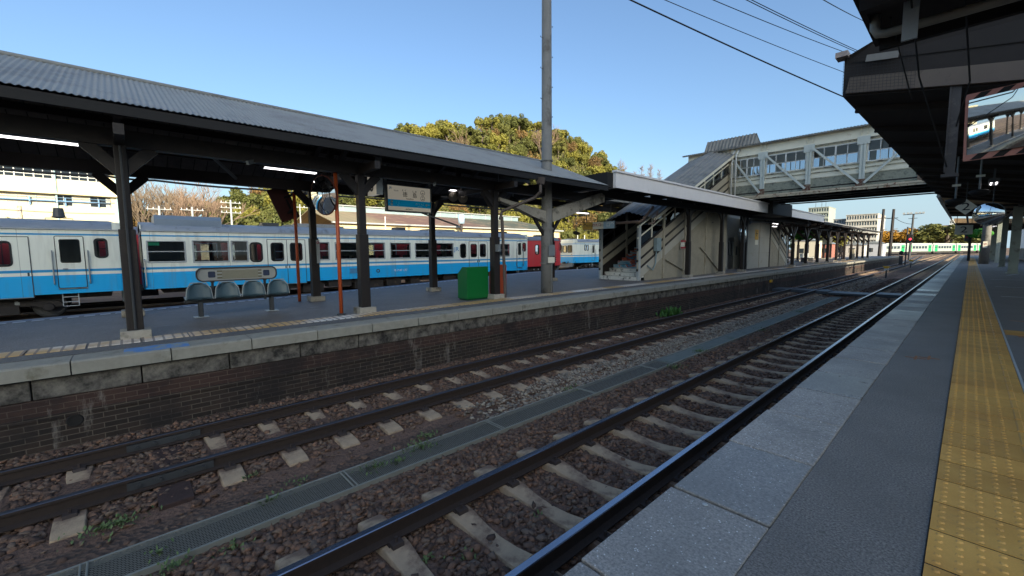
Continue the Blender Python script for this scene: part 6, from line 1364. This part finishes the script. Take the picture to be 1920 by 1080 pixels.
for i in range(22):
    px = 1490+i*16; p = at(px, 470, Y=350+rt_.uniform(-12, 12)); o = dup(TREES[rt_.choice((1, 3, 5, 7))][0], (p.x, p.y, 2.2), "low tree in the distant belt beyond the rail yard", "low trees in the distant belt", (7, 5, rt_.uniform(3., 4.4))); o.name = "distant_tree"

# cream building on the left
cb = thing("school_building", "sunlit cream two-storey building with blue window rails behind the left railcar", "building", (-75, -20, -1.2)); XB = -75
m = MB(); bands = [(7.2, 8.5), (10.35, 12.3), (3.2, 4.6)]; hl = []
for a, b_ in bands:
    hl.append((-60., -.9, a, b_))
m.holes(XB, -70, -.2, -1.2, 14.6, hl, 'x', .5); m.box(-90, XB-.02, -.32, -.2, -1.2, 14.6); m.box(-90, XB+.6, -70, .1, 14.6, 14.9); m.build("wall", mat("cream_render", (204, 195, 160), .8, sc1=.3, a=.02), cb)
m = MB(); m.box(XB, XB+.5, -70, -.2, 8.55, 8.7); m.box(XB, XB+.5, -70, -.2, 12.35, 12.5); m.build("sill_canopy", mat("cream_concrete", (206, 196, 160), .8), cb)
cur = mat("pale_curtain", (186, 178, 158), .8, sc1=.5, a=.2)
MT['bluep'] = mat("blue_window_rail", (92, 136, 176), .5, a=.05)
for bi, (a, b_) in enumerate(bands):
    y = -59.8; n_ = 0
    while y < -1.:
        m = MB(); Wn = 1.5; y2 = min(y+Wn, -.95); col = 'bluep' if bi == 0 else 'white'
        m.ring([(y, a), (y2, a), (y2, b_), (y, b_)], [(y+.05, a+.05), (y2-.05, a+.05), (y2-.05, b_-.05), (y+.05, b_-.05)], 'x', XB-.2, XB-.12); m.box(XB-.19, XB-.13, (y+y2)/2-.03, (y+y2)/2+.03, a, b_); m.box(XB-.19, XB-.13, y, y2, a+.42, a+.48)
        w_ = None
        if y > -24: w_ = m.build("window", col if bi else 'lgrey', cb); p = MB(); p.quad((XB-.17, y, a), (XB-.17, y2, a), (XB-.17, y2, b_), (XB-.17, y, b_)); p.build("pane", 'darkglass' if rt_.random() < (.35 if bi == 0 else .7) else cur, w_)
        y += Wn
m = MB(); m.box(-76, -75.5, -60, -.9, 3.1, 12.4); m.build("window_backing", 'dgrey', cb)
m = MB(); m.tube([(XB+.05, -60, 7.75), (XB+.05, -.9, 7.75)], .07, 6); m.tube([(XB+.05, -60, 8.15), (XB+.05, -.9, 8.15)], .025, 5)
for y in np.arange(-60, -.9, 2.9): m.box(XB, XB+.12, y-.06, y+.06, 7.15, 8.15)
m.build("blue_guard_rail", 'bluep', cb)
m = MB(); m.tube([(XB+.08, -5.6, -1.2), (XB+.08, -5.6, 14.5)], .09, 8); m.tube([(XB+.06, -.3, -1.2), (XB+.06, -.3, 14.5)], .08, 8); m.build("downpipe", mat("pale_blue_pipe", (160, 190, 196), .5), cb)
# depot shed
dp = thing("depot_shed", "long depot shed with patched low-pitched roof and sunlit cream wall behind the railcars", "building", (-44, 30, -1.2))
m = MB(); m.box(-40.2, -40, 14.6, 46.1, -1.2, 4.15); m.prism([(-40, 4.15), (-49, 6.0), (-58, 4.15), (-58, -1.2), (-40, -1.2)], 'y', 46.0, 46.15); m.build("wall", mat("cream_shed_wall", (222, 204, 158), .8, sc1=.8, a=.03), dp)
m = MB(); m.box(-40, -39.97, 26, 33, 2.3, 3.2); m.box(-40, -39.97, 34, 44.5, 2.2, 2.9); m.build("timber_panel", mat("brown_wall_boards", (176, 138, 96), .8, sc1=2, a=.15), dp)
def shed_roof():
    k = NT("patched_shed_roof"); s = k.sep(); q = k.math('FRACT', k.math('MULTIPLY', s[1], 1/.9)); r_ = k.math('FRACT', k.math('MULTIPLY', s[0], 1/.7)); f = k.noise(.8, 6, .7)
    col = k.ramp(k.math('DIVIDE', k.math('ADD', s[1], 30.), 46.), (.0, s2l((150, 142, 110))), (.40, s2l((146, 134, 104))), (.46, s2l((122, 92, 80))), (.68, s2l((112, 88, 78))), (.76, s2l((84, 88, 76))), (1., s2l((72, 84, 72))))
    col = k.mix(k.ramp(f, (.5, 0.), (.66, .7)), col, s2l((166, 140, 110))); col = k.mix(k.math('MULTIPLY', k.math('MAXIMUM', k.math('LESS_THAN', q, .07), k.math('LESS_THAN', r_, .05)), .45), col, (.08, .07, .06)); k.base(col); k.p.inputs["Roughness"].default_value = .8; return k.m
m = MB(); m.quad((-39.6, 14.2, 4.12), (-39.6, 46.5, 4.12), (-49, 46.5, 6.02), (-49, 15, 6.02)); m.quad((-58.4, 15, 4.12), (-58.4, 46.5, 4.12), (-49, 46.5, 6.02), (-49, 15, 6.02)); ro = m.build("roof", shed_roof(), dp); ro.modifiers.new('s', 'SOLIDIFY').thickness = .08
m = MB(); m.box(-49.8, -48.6, 15.4, 46, 5.9, 6.55); m.build("clerestory", mat("pale_blue_clerestory", (136, 156, 160), .5, sc1=.2, a=.25), ro); m = MB()
for y in np.arange(16, 46, 2.6): m.box(-48.6, -48.54, y-.06, y+.06, 5.95, 6.58)
m.box(-50, -48.4, 15, 46.3, 6.55, 6.65); m.build("clerestory_frame", 'lgrey', ro)
m = MB(); m.box(-40.0, -39.6, 14.2, 46.5, 4.0, 4.14); m.build("gutter", 'lgrey', dp)
wt = thing("water_tank", "small pale blue cylindrical tank on a post in front of the shed roof", "tank", (-38.5, 27.3, -1.2)); c = at(865, 411, X=-38.5)
m = MB(); m.tube([(c.x, c.y, c.z-.5), (c.x, c.y, c.z+.5)], .36, 16); m.build("drum", mat("pale_blue_drum", (170, 200, 226), .5), wt, smooth=True); m = MB(); m.tube([(c.x, c.y, -1.2), (c.x, c.y, c.z-.5)], .13, 8); m.build("post", 'brown', wt)
sh = thing("retaining_wall", "low buff wall and sheds behind the left railcars below the trees", "wall", (-58, 0, -1.2)); m = MB(); m.box(-58.5, -58, .5, 20, -1.2, 3.1); m.build("wall", mat("buff_wall", (190, 170, 140), .8, sc1=.5, a=.1), sh); m = MB(); m.box(-58.6, -57.7, .5, 20, 3.1, 3.35); m.build("coping", 'brown', sh)
# utility poles
def upole(px, py0, X__, h, label, arms=1, mt='lgrey', r=.12, z0=-1.1):
    p = at(px, py0, X=X__); root = thing("utility_pole", label, "pole", (p.x, p.y, z0)); m = MB(); m.tube([(p.x, p.y, z0), (p.x, p.y, p.z)], [r, r*.7], 8); m.build("shaft", mt, root)
    if arms:
        m = MB()
        for k in range(arms): m.bar((p.x, p.y-.9, p.z-.3-.5*k), (p.x, p.y+.9, p.z-.3-.5*k), .06, .06)
        a_ = m.build("crossarm", mt, root); q = MB()
        for k in range(arms):
            for j in (-.8, -.4, .4, .8): q.tube([(p.x, p.y+j, p.z-.28-.5*k), (p.x, p.y+j, p.z-.13-.5*k)], .032, 6)
        q.build("insulator", 'inkw', a_)
    return root
upole(432, 375, -52, 5, "pale pole with stacked insulators in front of the evergreen slope", 3); upole(360, 388, -50, 5, "short crossarm pole with white insulators behind the roof unit", 1); upole(298, 386, -50, 5, "crossarm pole with insulators left of the roof unit", 1); upole(562, 383, -46, 5, "thin white pole rising behind the rear orange post", 1, r=.08); upole(722, 406, -37, 4, "slim white pole standing before the shed roof", 0, 'white', .07); upole(36, 386, -60, 5, "rusty wall pole in front of the cream building", 2, 'rust', .2)
for i, px in enumerate((1083, 1096)): upole(px, 441, -34, 3, ["left of two white stub posts on the far railcar roofline", "right of two white stub posts on the far railcar roofline"][i], 0, 'white', .08)
# far offices
def office(label, x0, x1, y0, y1, z1, floors, cols, wallc, antenna=False):
    root = thing("office_building", label, "building", ((x0+x1)/2, y0, -1)); m = MB(); hl = []; fh = (z1+1)/floors; cw_ = (x1-x0)/cols
    for f in range(floors):
        for c in range(cols): hl.append((x0+c*cw_+cw_*.22, x0+(c+1)*cw_-cw_*.1, -1+f*fh+fh*.3, -1+f*fh+fh*.85))
    m.holes(y0, x0, x1, -1, z1, hl, 'y', -.5); m.box(x0, x1, y0+.6, y1, -1, z1); m.box(x0-.2, x1+.2, y0-.3, y1, z1, z1+.3); m.build("wall", mat("office_wall_"+str(floors), wallc, .8, sc1=.1, a=.03), root)
    g_ = MB()
    for f in range(floors): g_.box(x0-.1, x1+.1, y0-.5, y0, -1+f*fh-.15, -1+f*fh+.2)
    g_.build("floor_band", mat("office_band_"+str(floors), tuple(min(255, int(v*1.05)) for v in wallc), .8), root)
    g_ = MB(); g_.box(x0+.1, x1-.1, y0+.45, y0+.58, -.9, z1-.3); g_.build("window_glazing", mat("office_glass_"+str(floors), (88, 106, 116), .2, sc1=.3, a=.2), root)
    if antenna:
        g_ = MB()
        for q in (.3, .6, .8): g_.tube([(x0+(x1-x0)*q, y0+3, z1), (x0+(x1-x0)*q, y0+3, z1+3.5)], .12, 5)
        g_.build("antenna", 'dgrey', root)
    return root
a_ = at(1587, 404, Y=300); b_ = at(1646, 402, Y=300); office("cream gridded office block in the distance left of the telegraph poles", a_.x, b_.x, 300, 330, a_.z, 6, 12, (178, 176, 168))
a2 = at(1563, 412, Y=312); office("grey side wing of the distant gridded office block", a2.x, a_.x-.5, 312, 340, a2.z, 6, 6, (150, 152, 152))
a_ = at(1516, 392, Y=330); b_ = at(1554, 389, Y=330); office("grey-green distant block with roof antennas above the far canopy", a_.x, b_.x, 330, 350, a_.z+.5, 8, 8, (150, 156, 146), True)
a_ = at(1755, 424, Y=340); b_ = at(1777, 424, Y=340); office("small tan block with a lit lamp above the distant trees", a_.x, b_.x, 340, 355, a_.z, 5, 4, (142, 124, 112))
a_ = at(1781, 414, Y=360); b_ = at(1792, 414, Y=360); office("slim pale tower beside the far end of the right canopy", a_.x, b_.x, 360, 370, a_.z, 8, 3, (190, 192, 190))
for i, (px0, px1, pyt, Yd, c_, lb) in enumerate(((1490, 1530, 452, 120, (196, 190, 170), "low cream shed behind the far platform columns"), (1535, 1560, 458, 130, (150, 96, 84), "reddish low hut behind the far platform"), (1620, 1656, 457, 150, (168, 172, 178), "grey-blue shed at the far end of the yard"), (1585, 1618, 460, 140, (188, 184, 176), "white low hut beside the grey-blue shed"))):
    a_, b_ = at(px0, pyt, Y=Yd), at(px1, pyt, Y=Yd); r_ = thing("yard_shed", lb, "shed", (a_.x, Yd, -1)); m = MB(); m.box(a_.x, b_.x, Yd, Yd+6, -1.1, a_.z); m.build("wall", mat("shed_wall_%s" % "abcd"[i], c_, .8, sc1=.4, a=.06), r_); m = MB(); m.prism([(a_.x-.3, a_.z), (b_.x+.3, a_.z), ((a_.x+b_.x)/2, a_.z+.7)], 'y', Yd-.2, Yd+6.2); m.build("roof", 'grey', r_); m = MB(); m.box(a_.x+.8, a_.x+2, Yd-.03, Yd, .2, 1.3); m.build("window", 'darkglass', r_)
# distant green-doored train, receding obliquely
gd = mat("bright_green_door", (0, 180, 90), .5, a=.02); gs = mat("stainless_car_side", (160, 168, 162), .5, .2, a=.04)
P0 = at(1690, 470, Y=190); dirv = Vector((math.sin(R(16)), math.cos(R(16)), 0)); side = Vector((dirv.y, -dirv.x, 0))
def gcar(k, label):
    root = thing("commuter_railcar", label, "railcar", P0+dirv*(k*19.4), "distant green and silver railcars"); B = P0+dirv*(k*19.4); B.z = 0; w_ = 2.8
    def bx(mb, u0, u1, d0, d1, z0, z1):
        v = [B+dirv*u+side*(w_/2+d)+Vector((0, 0, z)) for z in (z0, z1) for u in (u0, u1) for d in (d0, d1)]; mb.add(v, [(0, 1, 3, 2), (4, 5, 7, 6), (0, 1, 5, 4), (2, 3, 7, 6), (0, 2, 6, 4), (1, 3, 7, 5)])
    m = MB(); bx(m, 0, 18.8, -w_, 0, -.05, 2.45); m.build("body", gs, root); m = MB(); bx(m, .1, 18.7, -w_+.2, -.2, 2.45, 2.75); m.build("roof", 'lgrey', root); m = MB(); bx(m, .6, 18.2, -w_+.2, -.1, -.7, -.05); m.build("underframe", 'under', root)
    for u in (1.2, 15.6):
        m = MB(); bx(m, u, u+2.2, 0, .03, .0, 2.1); d_ = m.build("door", gd, root); m = MB()
        for q in (.25, 1.25): bx(m, u+q, u+q+.7, .03, .05, 1.0, 1.75)
        m.build("pane", 'darkglass', d_)
    for i in range(5): m = MB(); bx(m, 4+i*2.2, 5.7+i*2.2, 0, .03, .95, 1.8); m.build("window", 'darkglass', root)
    m = MB()
    for u in (3, 15.5):
        for s_ in (-.9, .9): c = B+dirv*(u+s_); m.tube([c+side*(w_/2-.3)+Vector((0, 0, -.55)), c-side*(w_/2-.3)+Vector((0, 0, -.55))], .4, 10)
    m.build("wheel", 'under', root)
for k, lb in ((-1, "leftmost green and silver railcar, its dark cab behind the telegraph pole"), (0, "green and silver railcar seen beside the lighting mast"), (1, "middle green and silver railcar below the broad evergreen"), (2, "rightmost green and silver railcar seen before the right canopy posts"), (3, "farthest green and silver railcar mostly hidden by the right platform posts")): gcar(k, lb)
# telegraph poles, lighting mast, signals
for (t_, b_, lb) in (((1657, 392), (1648, 478), "left dark wooden telegraph pole leaning right in the yard"), ((1676, 392), (1668, 476), "right dark wooden telegraph pole leaning right in the yard")):
    p, q = at(*t_, Y=105.), at(*b_, Y=105.); r_ = thing("telegraph_pole", lb, "pole", q); m = MB(); m.tube([q+Vector((0, 0, -1)), p], [.26, .2], 8); m.build("shaft", 'brown', r_); m = MB(); c = q.lerp(p, .8); m.bar(c-Vector((.7, 0, 0)), c+Vector((.7, 0, 0)), .1, .1); m.build("crossarm", 'brown', r_)
    m = MB(); c = q.lerp(p, .55); m.tube([c, c+Vector((.8, 0, .15))], .05, 5); m.build("lamp_arm", 'lgrey', r_)
p, q = at(1713, 402, Y=115.), at(1705, 478, Y=115.); r_ = thing("lighting_mast", "lighting mast with a row of floodlights on its crossarm", "lamp", q); m = MB(); m.tube([q+Vector((0, 0, -1)), p], [.22, .15], 8); m.build("shaft", 'dgrey', r_); m = MB(); m.bar(p+Vector((-1.5, 0, 0)), p+Vector((1.5, 0, .12)), .12, .12); m.bar(p+Vector((-.7, 0, -.8)), p+Vector((.6, 0, -.75)), .09, .09); m.build("crossarm", 'dgrey', r_)
for j in (-1.4, -.8, -.35, .4, .9, 1.4): m = MB(); c = p+Vector((j, 0, .2)); m.box(c.x-.18, c.x+.18, c.y-.2, c.y+.1, c.z-.1, c.z+.22); m.build("floodlight", 'lgrey', r_)
p = at(1707, 447, Y=80.); r_ = thing("railway_signal", "railway signal with a lit red lamp past the end of the left platform", "signal", (p.x, 80, -1)); m = MB(); m.tube([(p.x-.35, 80, -1.1), (p.x-.35, 80, p.z+1.6)], .08, 8); m.build("post", 'dgrey', r_); m = MB(); m.box(p.x-.35, p.x+.28, 79.85, 80.1, p.z-.55, p.z+.55); m.build("head", 'black', r_, bevel=.08); m = MB(); m.lathe([(0, -.02), (.12, -.01), (.13, 0)], (p.x, 79.83, p.z-.1), 12, 'y'); m.build("red_lamp", emis("red_signal_lamp", (1, .03, .05), 2.5), r_)
p = at(1814, 445, Y=75.); r_ = thing("railway_signal", "dark signal beside the thin post at the far end of the right platform", "signal", (p.x, 75, 0)); m = MB(); m.tube([(p.x+.2, 75, 0), (p.x+.2, 75, p.z+.8)], .06, 8); m.build("post", 'dgrey', r_); m = MB(); m.box(p.x-.25, p.x+.25, 74.85, 75.1, p.z-.5, p.z+.5); m.build("head", 'dgrey', r_, bevel=.06); m = MB(); m.lathe([(0, -.02), (.09, -.01), (.1, 0)], (p.x-.05, 74.83, p.z), 12, 'y'); m.build("signal_lens", 'red', r_)
p = at(1690, 470, Y=78.); r_ = thing("buffer_signal", "low dark ground signal beside the end of the left platform", "signal", (p.x, 78, -1)); m = MB(); m.box(p.x-.2, p.x+.2, 78, 78.3, -1, .2); m.build("cabinet", 'dgrey', r_); m = MB(); m.lathe([(0, 0), (.25, .1), (.2, .5), (0, .6)], (p.x, 78.1, .3), 10); m.build("lamp_head", 'black', r_)
# overhead wires
def wire(pts, r, label, sag=0., n_=14):
    P_ = []
    for a, b_ in zip(pts, pts[1:]): P_ += [Vector(a).lerp(Vector(b_), t)-Vector((0, 0, sag*4*t*(1-t))) for t in np.linspace(0, 1, n_)[(1 if P_ else 0):]]
    m = MB(); m.tube(P_, r, 5); o = m.build("overhead_wire", 'wire'); tag(o, label, "wire"); return o
for (a, b_, r, lb) in (((1140, -20), (1592, 186), .026, "thick lowest wire sloping down behind the right canopy"), ((1200, -20), (1600, 142), .012, "thin wire second from the lowest in the sky"), ((1290, -20), (1612, 108), .012, "thin wire in the middle of the sky bundle"), ((1360, -20), (1635, 110), .012, "upper wire of the close pair near the right canopy"), ((1350, -30), (1660, 118), .012, "lower wire of the close pair near the right canopy"), ((1510, -20), (1640, 48), .012, "short wire at the top right beside the near canopy")):
    wire([at(*a, Y=12.), at(*b_, Y=24.)], r, lb, .05)
wire([at(-20, 314, X=-17.), at(200, 330, X=-17.), at(290, 338, X=-17.), at(480, 355, X=-17.), at(690, 371, X=-17.), at(1010, 398, X=-17.), at(1100, 405, X=-17.)], .035, "thick black cable running along behind the far canopy", .03, 6)
for i, (y0, y1) in enumerate(((395, 401), (377, 381))): wire([at(-20, y0-4, X=-56.), at(215, y1, X=-56.)], .03, ["lower thin wire across the cream building", "upper thin wire across the cream building"][i], .1)
wire([at(1677, 408, Y=105.), at(1710, 420, Y=115.)], .04, "short wire between the right telegraph pole and the mast", .3); wire([at(1657, 406, Y=105.), at(1676, 406, Y=105.)], .04, "short sagging wire between the two telegraph poles", .4)
